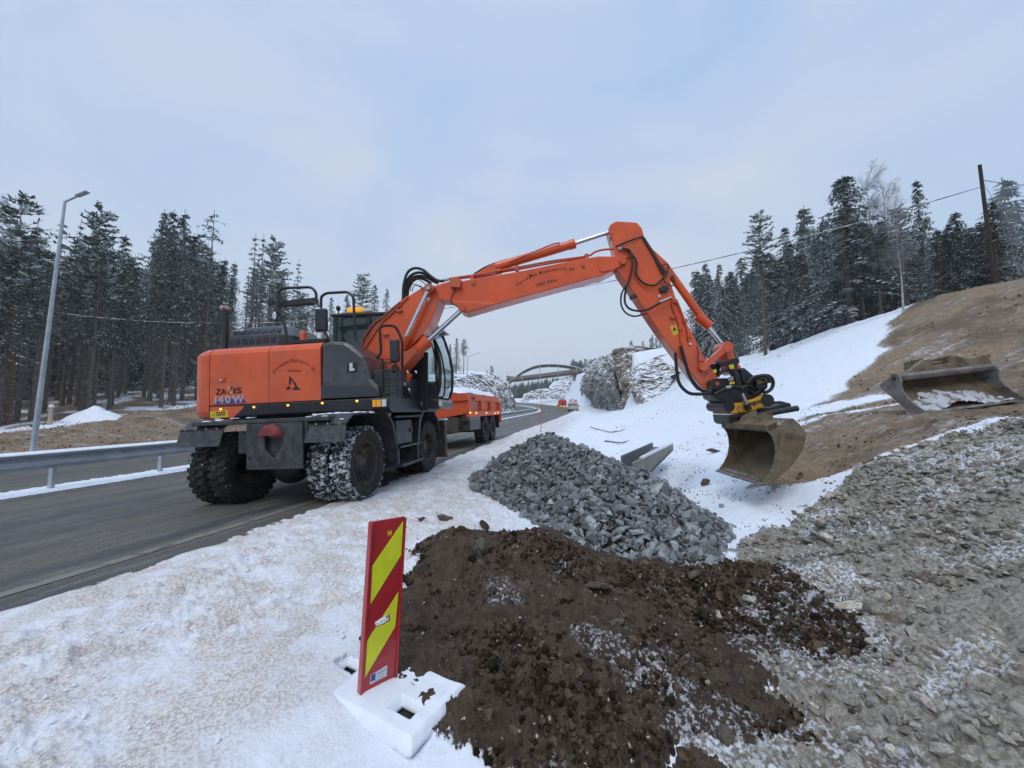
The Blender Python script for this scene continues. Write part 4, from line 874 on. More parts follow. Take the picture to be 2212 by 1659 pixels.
# small excavator silhouette emblem
for pp in([(728,716),(735,716),(740,750),(732,775),(724,770)],[(730,718),(738,722),(772,765),(776,780),(764,780),(752,758)],[(706,805),(710,790),(730,778),(735,792),(730,802)],[(750,805),(748,795),(760,792),(768,780),(782,782),(784,792),(798,796),(796,806)]):
    up('emblem',MB().prism(outl('1',pp,ys),ys-.002,ys+.001),INK,0,EC2)
# --- tiltrotator (between arm tip and bucket)
TL0,TL1=BR-.08,BL+.08
TR=boxed('tiltrotator','5',[(245,520),(262,495),(340,482),(420,480),(500,530),(570,560),(640,520),(700,480),(780,470),(835,500),(830,580),(770,640),(620,705),(500,740),(410,745),(290,680),(275,620)],TL0+.06,TL1-.06,BLK,.02)
boxed('tilt_housing','5',[(445,740),(560,728),(690,690),(800,640),(850,650),(862,700),(810,770),(620,830),(440,848)],TL0-.02,TL1+.02,YEL,.02,TR)
for a,b,rr in((305,540,.075),(440,765,.085),(830,705,.095)):
    p=U.P('5',a,b,1,TL0-.04); up('pivot',MB().cyl((p.x,TL0-.03,p.z),(p.x,TL1+.03,p.z),rr,n=24),BLK,.012,TR)
p=U.P('5',318,538,1,TL0-.035); up('pin_end',MB().cyl((p.x,TL0-.045,p.z),(p.x,TL0-.03,p.z),.028,n=12),ORG2,0,TR)
boxed('hydraulic_block','5',[(378,315),(430,295),(535,272),(548,325),(520,350),(540,440),(575,560),(520,570),(490,440),(455,345),(380,345)],TL0-.02,TL0+.12,BLK,.01,TR)
boxed('hydraulic_block','5',[(255,345),(345,322),(362,370),(345,400),(370,440),(330,475),(290,440),(262,390)],TL1-.2,TL1-.05,BLK,.01,TR)
for pts in([(432,352),(482,340),(492,385),(448,392)],[(270,402),(308,390),(316,425),(290,432)],[(440,520),(492,515),(496,540),(446,545)]):
    boxed('yellow_sticker','5',pts,TL0-.026,TL0-.018,LBY,0,TR)
boxed('plate','5',[(425,475),(478,460),(486,500),(436,512)],TL0-.03,TL0-.02,mat('steel plate',(.3,.3,.31),rough=.4,metal=.6),0,TR)
boxed('cylinder_guard','5',[(545,380),(600,375),(650,420),(710,470),(700,540),(620,560),(580,530)],TL0+.05,TL0+.25,BLK,.03,TR)
boxed('cover','5',[(700,480),(810,478),(835,540),(810,600),(720,590)],TL0-.01,TL0+.08,BLK,.02,TR)
up('lettering',text_mb('EC-Oil',.05,U.P('5',730,537,1,TL0-.016)+Vector((0,-.0,0)),(1,0,.13),(-.13,0,1),bold=.001),LBY,0,TR)
up('lettering',text_mb('engcon',.062,U.P('5',625,762,1,TL0-.026),(1,0,.2),(-.2,0,1),bold=.002),INK,0,TR)
up('tilt_rod',MB().cyl(U.P('5',570,635,1,TL0-.06),U.P('5',615,750,1,TL0-.06),.028,n=16),CHR,0,TR); up('rod_end',MB().cyl(U.P('5',612,745,1,TL0-.06),U.P('5',640,800,1,TL0-.06),.045,n=16),BLK,.006,TR)
for pts,yy in(([(700,475),(760,458),(830,458),(870,490),(880,540),(862,590),(820,620),(780,625)],TL0-.05),([(620,540),(660,490),(720,465),(790,462),(840,490),(848,530)],TL0-.08),([(300,640),(380,600),(440,575),(500,570),(560,585)],TL0-.08)): ht('hose','5',pts,yy,.026,HOSE,TR)
for pts in([(330,470),(350,430),(390,405),(440,410),(455,440)],[(560,600),(600,570),(650,560),(700,600)],[(650,600),(690,640),(740,610),(770,560)]): ht('hose','5',pts,TL0+.02,.016,HOSE,TR)
ht('hose_fitting','5',[(405,580),(455,570)],TL0-.085,.028,STL,TR,curve=False)
# lower coupler plates
boxed('lower_coupler','5',[(430,850),(600,862),(800,800),(960,740),(1060,735),(1070,790),(930,850),(780,890),(650,935),(480,958),(445,930)],TL0-.0,TL1+.0,BLK,.012,TR)
up('coupler_cylinder',MB().cyl(U.P('5',545,900,1,TL0-.06),U.P('5',870,830,1,TL0-.06),.05,n=18).cyl(U.P('5',870,830,1,TL0-.06),U.P('5',1125,785,1,TL0-.06),.043,n=18),BLK,.008,TR)
boxed('coupler_plate','5',[(880,720),(960,712),(1055,735),(1060,765),(900,800),(820,810)],TL1-.1,TL1+.12,BLK,.01,TR)
# --- bucket hanging from the tiltrotator
def bucket(name,k,B1,D1,B2,D2,T1,side,thick,m,mi,label,cat,fr_k=None,lip=.03,ext=0,near_t=.03):
    b1=atD(k,*B1,D1); b2=atD(k,*B2,D2); w=b2-b1; wl=w.length; wn=w/wl
    o,d=ray(*q(k,*T1)); t1=o+d*((b1-o).dot(wn)/d.dot(wn)); zx=(t1-b1); zx=(zx-wn*zx.dot(wn)).normalized(); yx=wn; xx=yx.cross(zx)
    M=Matrix((xx,yx,zx)).transposed().to_4x4(); M.translation=b1; F=Frame(M); return M,F,wl
Mb,BF,wl=bucket('b','5',(770,1552),5.05,(320,1412),6.2,(820,957),None,None,None,None,None,None)
BK=empty('digging_bucket',Mb,'muddy brown bucket hanging on the excavator arm, with two pale letters on its side','bucket')
sp=BF.xz('5',[(820,957),(960,915),(1085,888),(1150,945),(1215,1032),(1205,1110),(1190,1180),(1140,1270),(1080,1350),(1010,1425),(930,1487),(850,1530),(770,1552)],0)
ed=BF.xz('5',[(770,1552),(845,1450),(890,1350),(908,1240),(900,1150),(880,1085),(855,1045),(820,1010)],0)
def ob(mb,name,m,bevel=0,parent=BK): return mb.obj(name,m,parent,bevel)
for y0,y1 in((0,.025),(wl-.025,wl)): ob(MB().prism(sp+ed[1:],y0,y1),'side_plate',MUD,.005)
mb=MB(); bk=sp; cen=Vector((sum(p[0] for p in sp)/len(sp),0,sum(p[1] for p in sp)/len(sp)))
def shell(mb,path,th,y0,y1):
    for i in range(len(path)-1):
        a=Vector((path[i][0],0,path[i][1])); b=Vector((path[i+1][0],0,path[i+1][1])); ia=a+(cen-a).normalized()*th; ib=b+(cen-b).normalized()*th
        mb.prism([(a.x,a.z),(b.x,b.z),(ib.x,ib.z),(ia.x,ia.z)],y0,y1)
    return mb
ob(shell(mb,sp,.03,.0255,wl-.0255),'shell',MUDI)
e0=Vector((ed[-1][0],0,ed[-1][1])); s0=Vector((sp[0][0],0,sp[0][1])); s1_=Vector((sp[1][0],0,sp[1][1]))
ob(MB().prism([(s0.x-.01,s0.z),(s1_.x,s1_.z+.02),(s1_.x,s1_.z-.08),(e0.x+.04,e0.z-.02),(e0.x-.01,e0.z)],.0,wl),'top_beam',MUD,.012)
a0=Vector((sp[-1][0],0,sp[-1][1])); a1=Vector((sp[-2][0],0,sp[-2][1])); dd=(a0-a1).normalized()
ob(MB().prism([(a1.x,a1.z+.03),(a0.x+dd.x*.02,a0.z+dd.z*.02+.01),(a0.x+dd.x*.02,a0.z+dd.z*.02-.012),(a1.x,a1.z-.012)],-.01,wl+.01),'cutting_edge',mat('bare worn edge',(.30,.29,.28),(.14,.11,.08),scale=12,rough=.45,metal=.4))
p=BF.P('5',920,962,1,-.001); mb=text_mb('er',.07,p,(BF.P('5',1000,940,1,-.001)-p),(0,0,1),bold=.003); ob(mb,'lettering',mat('pale paint',(.5,.5,.47),(.3,.27,.22),scale=20,rough=.6))
mb=MB()
for y0 in(wl*.30,wl*.62): mb.prism([(s0.x+.02,s0.z),(s1_.x+.12,s1_.z+.03),(s1_.x+.10,s1_.z+.16),(s0.x+.1,s0.z+.14)],y0,y0+.04)
ob(mb,'hanger_plate',MUD,.006)
# ---------------- loose stones
def hullbase(seed,n=13,sc=(1,.75,.6),rnd_=.25,sph=False):
    r=random.Random(seed); bm=bmesh.new()
    for i in range(n):
        if sph:
            z=r.uniform(-1,1); a=r.uniform(0,6.283); q_=math.sqrt(1-z*z); k=r.uniform(1-rnd_,1); p=(q_*math.cos(a)*k*.5,q_*math.sin(a)*k*.5,z*k*.5)
        else:
            p=[r.uniform(-.5,.5) for _ in range(3)]; m=max(abs(c) for c in p); p=[c/m*.5*r.uniform(.72,1) for c in p]
        bm.verts.new([p[i_]*sc[i_] for i_ in range(3)])
    g_=bmesh.ops.convex_hull(bm,input=bm.verts); bmesh.ops.delete(bm,geom=[e for e in g_['geom_interior'] if isinstance(e,bmesh.types.BMVert)],context='VERTS'); bmesh.ops.triangulate(bm,faces=bm.faces)
    bm.verts.ensure_lookup_table(); bm.verts.index_update(); V=np.array([v_.co[:] for v_ in bm.verts]); F=np.array([[v_.index for v_ in f.verts] for f in bm.faces]); bm.free(); return V,F
CRUSH=[hullbase(i,9+i%4,(1,.5+.1*(i%4),.35+.09*(i%4))) for i in range(14)]
RUBB=[hullbase(100+i,16,(1,.55+.12*(i%4),.30+.10*(i%4)),.3,True) for i in range(14)]
CLOD=[hullbase(200+i,26,(1,.8,.7),.45,True) for i in range(10)]
rs=np.random.RandomState(11)
def rotm(n,tilt=3.14):
    q_=rs.normal(size=(n,4)); 
    if tilt<3: q_[:,1]*=tilt; q_[:,2]*=tilt
    q_/=np.linalg.norm(q_,axis=1)[:,None]; w,x,y,z=q_.T
    return np.stack([1-2*(y*y+z*z),2*(x*y-z*w),2*(x*z+y*w),2*(x*y+z*w),1-2*(x*x+z*z),2*(y*z-x*w),2*(x*z-y*w),2*(y*z+x*w),1-2*(x*x+y*y)],-1).reshape(n,3,3)
def merged(name,bases,pos,size,rot,m,smooth=False):
    Vs,Fs=[],[]; o=0; idx=rs.randint(0,len(bases),len(pos))
    for b in range(len(bases)):
        k=np.where(idx==b)[0]; V,F=bases[b]
        if not len(k): continue
        P=np.einsum('nij,vj->nvi',rot[k],V)*size[k][:,None,None]+pos[k][:,None,:]
        Vs.append(P.reshape(-1,3)); Fs.append((F[None]+ (np.arange(len(k))*len(V))[:,None,None]+o).reshape(-1,3)); o+=len(k)*len(V)
    return link(name,fastmesh(name,np.concatenate(Vs),np.concatenate(Fs),[m],smooth=smooth))
def individuals(name,bases,pos,size,rot,m,labelf,cat,group):
    mes=[fastmesh(name,V,F,[m]) for V,F in bases]
    for i in range(len(pos)):
        o=bpy.data.objects.new(name,mes[i%len(mes)]); COL.objects.link(o)
        M=Matrix(rot[i].tolist()).to_4x4()@Matrix.Diagonal((size[i],)*3).to_4x4(); M.translation=Vector(pos[i]); o.matrix_world=M
        tag(o,labelf(i),cat,group)
def split_big(name,bases,x,y,dz,size,m,label,cat,group,stuffname,tilt=3.14,nind=290,zf=H):
    z=zf(x,y)+dz*size; pos=np.stack([x,y,z],-1); rot=rotm(len(x),tilt)
    I=CR.transposed(); c=(pos-np.array([0,0,CAMZ]))@np.array(CR); dep=-c[:,2]; px=512+385*c[:,0]/np.maximum(dep,.01); py=384-385*c[:,1]/np.maximum(dep,.01)
    vis=(dep>.3)&(px>0)&(px<1024)&(py>0)&(py<768); s_=np.where(vis,size/np.maximum(dep,.3),0); od=np.argsort(-s_); a,b=od[:nind],od[nind:]
    if nind: individuals(name,bases,pos[a],size[a],rot[a],m,lambda i:label,cat,group)
    if len(b): tag(merged(stuffname,bases,pos[b],size[b],rot[b],m),kind='stuff')
STN=mat('crushed grey stone',(.19,.203,.21),(.285,.30,.305),scale=7,rough=.75,bump=.35,bscale=28,island=.38,rvar=.3,spec=.3)
STN2=mat('pale rubble stone',(.27,.24,.20),(.45,.42,.36),scale=5,rough=.8,bump=.45,bscale=30,island=.4,rvar=.35,snow=.42,spec=.25,dirt=(.20,.16,.12),dscale=6,dlo=.52,dhi=.7)
CLD=mat('dark soil clods',(.036,.023,.0145),(.085,.058,.039),scale=14,rough=.95,bump=.7,bscale=40,island=.75,spec=.15)
BRC=mat('brown frozen dirt',(.13,.083,.048),(.23,.16,.10),scale=9,rough=.95,bump=.6,bscale=30,island=.4,spec=.15,snow=.25)
BLD=mat('soil stained boulder',(.10,.082,.06),(.24,.215,.18),scale=5,rough=.85,bump=.6,bscale=18,dirt=(.05,.033,.02),dscale=5,dlo=.42,dhi=.6,snow=.15)
# crushed stone heap
n=17000; x=rs.uniform(-1.6,3.6,n); y=rs.uniform(3.2,9.4,n); h_=heap(x,y); k=h_>HB(x,y)-.06; x,y=x[k],y[k]
size=.055+.155*rs.beta(1.4,3.0,len(x)); size[rs.rand(len(x))<.02]*=1.5
def zheap(x,y): return np.maximum(heap(x,y),HB(x,y))+.0
split_big('crushed_stone',CRUSH,x,y,rs.uniform(-.15,.4,len(x)),size,STN,'grey angular crushed stone in the big heap beside the excavator','stone','crushed stones in the heap','crushed_stones',nind=298,zf=zheap)
n=26; a=rs.uniform(0,6.28,n); x=1.0+2.6*rs.rand(n); y=3.9+1.0*rs.rand(n); k=(np.maximum(heap(x,y),0)<H(x,y))
split_big('stray_stone',CRUSH,x[k],y[k],.2,.05+.08*rs.rand(k.sum()),STN,'grey crushed stone that rolled off the heap','stone','stones rolled off the heap','x',nind=60)
# rubble slope
n=26000; x=rs.uniform(.8,9,n); y=rs.uniform(-1,7,n); so,gr,br,di=masks(x,y); k=gr&(np.hypot(x,y)>.9); x,y=x[k],y[k]; d=np.hypot(x,y)
keep=rs.rand(len(x))<np.clip(1.15-d*.02,0,1)*np.where((y<2.3)&(x<2.6),.30+.3*(fbm(x*2,y*2,3,99)>0),1); x,y,d=x[keep],y[keep],d[keep]
size=.026+.085*rs.beta(1.1,4,len(x))+.013*d*rs.beta(1,3,len(x)); q_=rs.rand(len(x)); size[q_<.03]+=.06; size[q_<.006]+=.08
split_big('rubble_stone',RUBB,x,y,.10,size,STN2,'pale angular stone on the rubble slope right of the soil','stone','stones on the rubble slope','rubble_stones',tilt=.35,nind=298)
# stones poking through the snow near the slope and on the brown track
n=5200; x=rs.uniform(1.6,8,n); y=rs.uniform(3.2,12,n); so,gr,br,di=masks(x,y); k=(~so)&(~gr)&(x>1.2+.25*y)&(heap(x,y)<HB(x,y)); x,y=x[k],y[k]
split_big('dirt_lump',CLOD,x,y,-.1,.012+.09*rs.beta(1,6,len(x)),BRC,'x','stone','x','dirt_lumps',nind=0)
n=3800; x=rs.uniform(3.5,20,n); y=rs.uniform(1,20,n); so,gr,br,di=masks(x,y); k=br&(np.hypot(x,y)>3); x,y=x[k],y[k]
split_big('dirt_lump',CLOD,x,y,-.05,.03+.16*rs.beta(1,5,len(x)),BRC,'x','stone','x','dirt_lumps',nind=0)
n=1500; x=rs.uniform(2,24,n); y=rs.uniform(10,42,n); so,gr,br,di=masks(x,y); s_,t_=st(x,y); k=(~so)&(~gr)&(t_>.3)&(fbm(x*.4,y*.4,3,88)>-.1); x,y=x[k],y[k]
split_big('dirt_lump',CLOD,x,y,-.1,.03+.14*rs.beta(1,6,len(x)),BRC,'x','stone','x','dirt_lumps',nind=0)
n=4200; s_=rs.uniform(-4,42,n); t_=rs.uniform(-27.5,-17.8,n); x=s_*SB+t_*CB; y=s_*CB-t_*SB; split_big('dirt_lump',CLOD,x,y,-.1,.04+.22*rs.beta(1,6,n),BRC,'x','stone','x','dirt_lumps',nind=0)
# soil clods
n=36000; x=rs.uniform(-1.2,2.8,n); y=rs.uniform(-.4,4.6,n); so,gr,br,di=masks(x,y); k=so&(heap(x,y)<H(x,y)+.02); x,y=x[k],y[k]
size=.012+.075*rs.beta(1,3.6,len(x)); size[rs.rand(len(x))<.02]+=.06
ex=rs.randint(0,len(x),2600); x=np.concatenate([x,x[ex]+rs.normal(0,.16,2600)]); y=np.concatenate([y,y[ex]+rs.normal(0,.16,2600)]); size=np.concatenate([size,.010+.04*rs.beta(1,4,2600)]); k=(np.hypot(x+.74,y-2.0)>.5)&(heap(x,y)<H(x,y)+.02); x,y,size=x[k],y[k],size[k]
split_big('soil_clod',CLOD,x,y,.12,size,CLD,'x','soil','x','soil_clods',nind=0)
n=700; x=rs.uniform(-1.2,2.8,n); y=rs.uniform(0,4.6,n); so,gr,br,di=masks(x,y); k=so&(heap(x,y)<H(x,y)); x,y=x[k],y[k]
n=60; a=rs.randint(0,len(x),n); split_big('soil_stone',RUBB,x[a],y[a],.15,.05+.10*rs.beta(1,2.5,n),BLD,'soil stained stone lying in the dark soil','stone','stones in the dark soil','x',nind=60)
tag(merged('small_stones',RUBB,np.stack([x,y,H(x,y)+.03],-1),.015+.05*rs.beta(1,3,len(x)),rotm(len(x)),STN2),kind='stuff')
# snow crumbs on the verge
SNC=mat('snow crumbs',(.76,.79,.84),(.66,.60,.54),scale=3,rough=.8,lo=.5,hi=.75,island=.1,bump=.3)
n=9000; x=rs.uniform(-6,1,n); y=rs.uniform(.3,9,n); so,gr,br,di=masks(x,y); s_,t_=st(x,y); k=(~so)&(t_>-2.55)&(t_<.3)&(rs.rand(n)<np.clip(-t_*.55,.03,1))&(heap(x,y)<HB(x,y)-.05)&(np.hypot(x,y)>.9)&(np.hypot(x+.7,y-1.9)>.55); x,y=x[k],y[k]
tag(merged('snow_crumbs',CLOD,np.stack([x,y,H(x,y)+.004],-1),.012+.045*rs.beta(1,4,len(x)),rotm(len(x)),SNC),kind='stuff')
# single rocks one can point at
BB=[hullbase(300+i,22,(1,.8,.7),.3,True) for i in range(6)]
def rock(k,X_,Y_,s,label,name='boulder',m=None,bi=0,cat='rock',sink=.15,f=None,group=None,sc=(1,1,1)):
    p=hit(*q(k,X_,Y_),f); V,F=BB[bi%6]; bm=bmesh.new(); vs=[bm.verts.new(v_*np.array(sc)) for v_ in V]; [bm.faces.new([vs[i] for i in f_]) for f_ in F]
    bmesh.ops.bevel(bm,geom=bm.edges[:],offset=.03,segments=1,affect='EDGES'); me=bpy.data.meshes.new(name); bm.to_mesh(me); bm.free(); me.materials.append(m or BLD)
    o=bpy.data.objects.new(name,me); COL.objects.link(o); o.location=p+Vector((0,0,s*(.35-sink))); o.scale=(s,s,s); o.rotation_euler=(random.uniform(-.3,.3),random.uniform(-.3,.3),random.uniform(0,6)); return tag(o,label,cat,group)
rock('7a',140,880,.27,'large pale rock with a pointed top, half sunk in the left end of the soil',bi=0,sc=(.8,.8,1.2))
rock('7a',135,950,.12,'small round rock right below the large pointed rock in the soil',bi=1)
rock('7a',840,1110,.26,'long pale rock with soil on it, in the middle of the dark soil',bi=2,sc=(1.3,.6,.5))
rock('7a',1110,970,.16,'brown block standing on the soil below the heap',bi=3)
rock('7a',200,1120,.20,'dark flat rock in the soil near the warning board',bi=4,sc=(1.2,.8,.5))
rock('7a',1410,1035,.26,'flat frosted slab lying at the right end of the soil',bi=5,sc=(1.4,.6,.35))
rock('7a',820,745,.24,'reddish brown block between the soil and the grey heap',bi=1,sc=(1.4,.7,.6))
rock('7a',560,600,.18,'brown earth lump on the grey heap',bi=3,sc=(1.4,.6,.6),m=CLD)
rock('7a',950,1310,.15,'pale brown stone in the middle of the trampled soil',bi=0,sc=(1.2,.8,.5))
rock('7a',1730,1170,.13,'pale frosted stone right of the soil mound',bi=2,m=STN2)
rock('7a',1545,1250,.10,'small pale stone in the soil at the right',bi=1,m=STN2)
rock('7a',1750,1420,.12,'white frosted stone at the lower right of the soil',bi=5,m=STN2)
rock('7a',1000,1550,.13,'dark brown lump beside a streak of snow',bi=4,m=CLD)
rock('8a',620,560,.26,'largest pale boulder on the upper rubble slope',bi=0,m=STN2,sc=(1.2,.8,.7))
rock('8a',640,620,.20,'second pale boulder just below the largest one',bi=2,m=STN2)
rock('8a',880,960,.19,'blocky grey boulder at the right edge of the soil',bi=3,m=STN2)
rock('8a',755,940,.19,'flat grey boulder left of the blocky one beside the soil',bi=4,m=STN2,sc=(1.3,.8,.5))
rock('8a',670,780,.15,'pale flat stone above the soil edge',bi=5,m=STN2)
rock('8a',1170,820,.14,'pale stone in the middle of the rubble',bi=1,m=STN2)
rock('8a',1310,1010,.14,'frosted white stone low on the rubble at right',bi=2,m=STN2)
rock('8a',180,1540,.13,'snow crusted brown rock at the bottom of the picture',bi=3)
rock('8a',165,465,.11,'grey stone lying alone in the snow right of the heap',bi=0,m=STN)
rock('6a',960,225,.22,'broad pale frozen lump on the snow above the warning board',bi=4,sc=(1.2,.8,.55))
rock('6a',830,225,.15,'dark frozen lump left of the broad pale lump on the snow',bi=1,sc=(1.2,.8,.5))
rock('6a',1060,300,.17,'brown clod at the upper left end of the soil',bi=2,m=CLD)
rock('6a',1190,270,.20,'brown clod lying behind the large pointed rock',bi=3,m=CLD,sc=(1.4,.8,.6))
rock('7a',495,155,.15,'dark brown stone on the very top of the heap',bi=2,sink=-.1)
rock('7a',215,315,.16,'brown lump at the left foot of the heap',bi=0,m=BLD)
rock('4a',60,1190,1.6,'large brown boulder on the snow below the right forest',bi=1,sc=(1.4,.9,.6),f=H)
rock('5',280,1240,.33,'red brown lump in the snow left of the hanging bucket',bi=2,sc=(1.3,.8,.5))
rock('5',200,1560,.24,'brown earth lump in the snow below the hanging bucket',bi=5)
# ---------------- warning board on its foot
def planez(k,x,y,z): o,d=ray(*q(k,x,y)); return o+d*((z-o.z)/d.z)
zb0=float(H(-.72,1.95))+.012
b0=planez('0',777,1503,zb0); b1=planez('0',852,1465,zb0); wv=(b1-b0); Wd=wv.length; wv.normalize()
upv=(Vector((0,0,1))+wv*.055+Vector((0,-.03,0))); upv=(upv-wv*upv.dot(wv)).normalized(); nv=wv.cross(upv)
SM=Matrix((wv,-nv*-1 if 0 else nv*-1,upv)).transposed().to_4x4(); SM.translation=b0
if SM.determinant()<0: SM=Matrix((wv,nv,upv)).transposed().to_4x4(); SM.translation=b0
SF=Frame(SM); TL_,TR_=SF.P('0',809,1131,1,0),SF.P('0',887,1111,1,0); lean_=(TL_.x+TR_.x-Wd)/2/TL_.z
upv=(upv+wv*lean_).normalized(); nv=wv.cross(upv).normalized(); SM=Matrix((wv,nv,upv)).transposed().to_4x4(); SM.translation=b0
if SM.to_3x3().determinant()<0: SM=Matrix((wv,-nv,upv)).transposed().to_4x4(); SM.translation=b0
SF=Frame(SM); Ht=(SF.P('0',809,1131,1,0).z+SF.P('0',887,1111,1,0).z)/2
SB_=empty('warning_board',SM,'red board with yellow slanted stripes standing in a snow covered foot','warning board')
REDP=mat('red board paint',(.40,.016,.022),(.34,.014,.02),scale=6,rough=.3,coat=.4,dirt=(.25,.03,.03),dscale=9,dlo=.55,dhi=.8); YB=mat('yellow reflective sheet',(.66,.70,.02),(.58,.62,.02),scale=9,rough=.4,dirt=(.35,.33,.05),dscale=14,dlo=.6,dhi=.85)
def sxz(pts,k='6a'): return [(min(max((p:=SF.P(k,a,b,1,0)).x,.012),Wd-.012),p.z) for a,b in pts]
def cut(o,cutter):
    md=o.modifiers.new('b','BOOLEAN'); md.object=cutter; md.operation='DIFFERENCE'; md.solver='EXACT'
    dg=bpy.context.evaluated_depsgraph_get(); dg.update(); me=bpy.data.meshes.new_from_object(o.evaluated_get(dg)); o.modifiers.clear(); o.data=me
slot=sxz([(562,805),(590,785),(648,750),(650,770),(648,792),(610,815),(572,832),(562,825)])
cu=MB().prism(slot,-.2,.2).obj('cutter',None,SB_)
pn=MB().prism([(0,0),(Wd,0),(Wd,Ht),(0,Ht)],-.012,.012).obj('board_panel',REDP,SB_); cut(pn,cu)
st1=MB().prism(sxz([(745,215),(722,410),(538,700),(556,480)]),-.0155,-.0125).obj('yellow_stripe',YB,SB_)
st2=MB().prism(sxz([(700,625),(675,825),(492,1128),(512,915)]),-.0155,-.0125).obj('yellow_stripe',YB,SB_); cut(st2,cu)
bpy.data.objects.remove(cu)
mb=MB(); mb.bb(-.008,.006,-.022,.02,0,Ht); mb.obj('edge_rim',REDP,SB_,.003); mb=MB(); mb.bb(Wd-.006,Wd+.006,-.022,.02,0,Ht); mb.obj('edge_rim',REDP,SB_,.003)
mb=MB(); mb.tube([Vector((a,0,b)) for a,b in sxz([(566,828),(605,812),(645,785)])],.008,8); mb.obj('snow_in_slot',WHT,SB_)
a=sxz([(526,1112),(622,1052),(617,1112),(520,1166)]); o=MB().prism(a,-.0155,-.0125).obj('sticker',mat('white sticker',(.6,.6,.62),rough=.4),SB_)
a=sxz([(528,1112),(554,1096),(551,1136),(524,1150)]); MB().prism(a,-.0165,-.0156).obj('emblem',mat('blue print',(.04,.06,.25)),o)
for (ax,ay),(bx,by),w_ in(((560,1108),(615,1074),.006),((560,1124),(605,1098),.0035),((545,1148),(600,1116),.0025)):
    (x0,z0),(x1_,z1_)=sxz([(ax,ay),(bx,by)]); MB().prism([(x0,z0),(x1_,z1_),(x1_,z1_+w_),(x0,z0+w_)],-.0162,-.0156).obj('print_line',mat('grey print',(.2,.22,.35)),o)
a=sxz([(650,300)])[0]; ov=text_mb('H',.022,(a[0],-.0135,a[1]),(1,0,0),(0,0,1),bold=.001); ov.obj('lettering',YB,SB_)
# foot with handle holes under snow
cn=[planez('6a',*c,zb0) for c in((135,1160),(765,1510),(945,1345),(470,925))]
fx=(cn[1]-cn[0]); fl=fx.length; fx.normalize(); fy=(cn[3]-cn[0]); fy=(fy-fx*fy.dot(fx)); fw=min(max((cn[3]-cn[0]).dot(fy.normalized()),.3),.62); fy.normalize()
FM=Matrix((fx,fy,fx.cross(fy))).transposed().to_4x4(); FM.translation=cn[0]; FF=Frame(FM)
FO=empty('board_foot',FM,'flat black foot plate covered in snow under the red and yellow board','foot plate')
print('foot',fl,fw,Wd,Ht,wl)
gv=np.empty(len(GROUND.data.vertices)*3,np.float32); GROUND.data.vertices.foreach_get('co',gv); gv=gv.reshape(-1,3); iv=np.array(FM.inverted()); lc=gv@iv[:3,:3].T+iv[:3,3]
hq=[FF.P('6a',a,b,2,0) for a,b in((410,1075),(735,1312))]; ins=np.zeros(len(lc),bool)
for h_ in hq: ins|=(np.abs(lc[:,0]-h_.x)<.075)&(np.abs(lc[:,1]-h_.y)<.05)
ins=ins; gv[ins,2]-=np.maximum(lc[ins,2]+.10,0); GROUND.data.vertices.foreach_set('co',gv.ravel()); GROUND.data.update()
h1=[FF.P('6a',a,b,2,0) for a,b in((410,1075),(735,1312))]
def rect_hit(X_,Y_): 
    r=np.zeros(X_.shape,bool)
    for h in h1: r|=(np.abs(X_-h.x)<.052)&(np.abs(Y_-h.y)<.028)
    return r
mb=MB(); xs_=sorted([0,h1[0].x-.055,h1[0].x+.055,h1[1].x-.055,h1[1].x+.055,fl])
for i in range(5):
    hh=h1[0] if i==1 else h1[1] if i==3 else None
    if hh is None: mb.bb(xs_[i],xs_[i+1],0,fw,-.085,-.02)
    else: mb.bb(xs_[i],xs_[i+1],0,hh.y-.03,-.085,-.02); mb.bb(xs_[i],xs_[i+1],hh.y+.03,fw,-.085,-.02)
mb.bb(.01,fl-.01,.01,fw-.01,-.055,-.045); mb.obj('plate',RUB,FO)
nx,ny=150,90; gx,gy=np.meshgrid(np.linspace(-.02,fl+.02,nx),np.linspace(-.02,fw+.02,ny))
ed_=np.minimum(np.minimum(gx+.02,fl+.02-gx),np.minimum(gy+.02,fw+.02-gy)); jz=.012*fbm(gx*9,gy*9,4,5)
hd=np.full(gx.shape,9.); 
for h in h1: hd=np.minimum(hd,np.maximum(np.abs(gx-h.x)-.048,np.abs(gy-h.y)-.024))
zt_=-.055+.068*np.sqrt(np.clip((ed_+jz*.8)/.035,0,1))*np.sqrt(np.clip((hd+.004)/.035,0,1))+.008*fbm(gx*5,gy*5,3,6)
i=np.arange(ny-1)[:,None]*nx+np.arange(nx-1)[None,:]; F=np.stack([i,i+1,i+nx+1,i+nx],-1).reshape(-1,4); hc=hd.ravel(); F=F[(hc[F]>0).all(1)]
me=fastmesh('snow_cover',np.stack([gx,gy,zt_],-1).reshape(-1,3),F,[WHT],smooth=True); o=link('snow_cover',me,FO); sd_=o.modifiers.new('s','SOLIDIFY'); sd_.thickness=.02; sd_.offset=-1
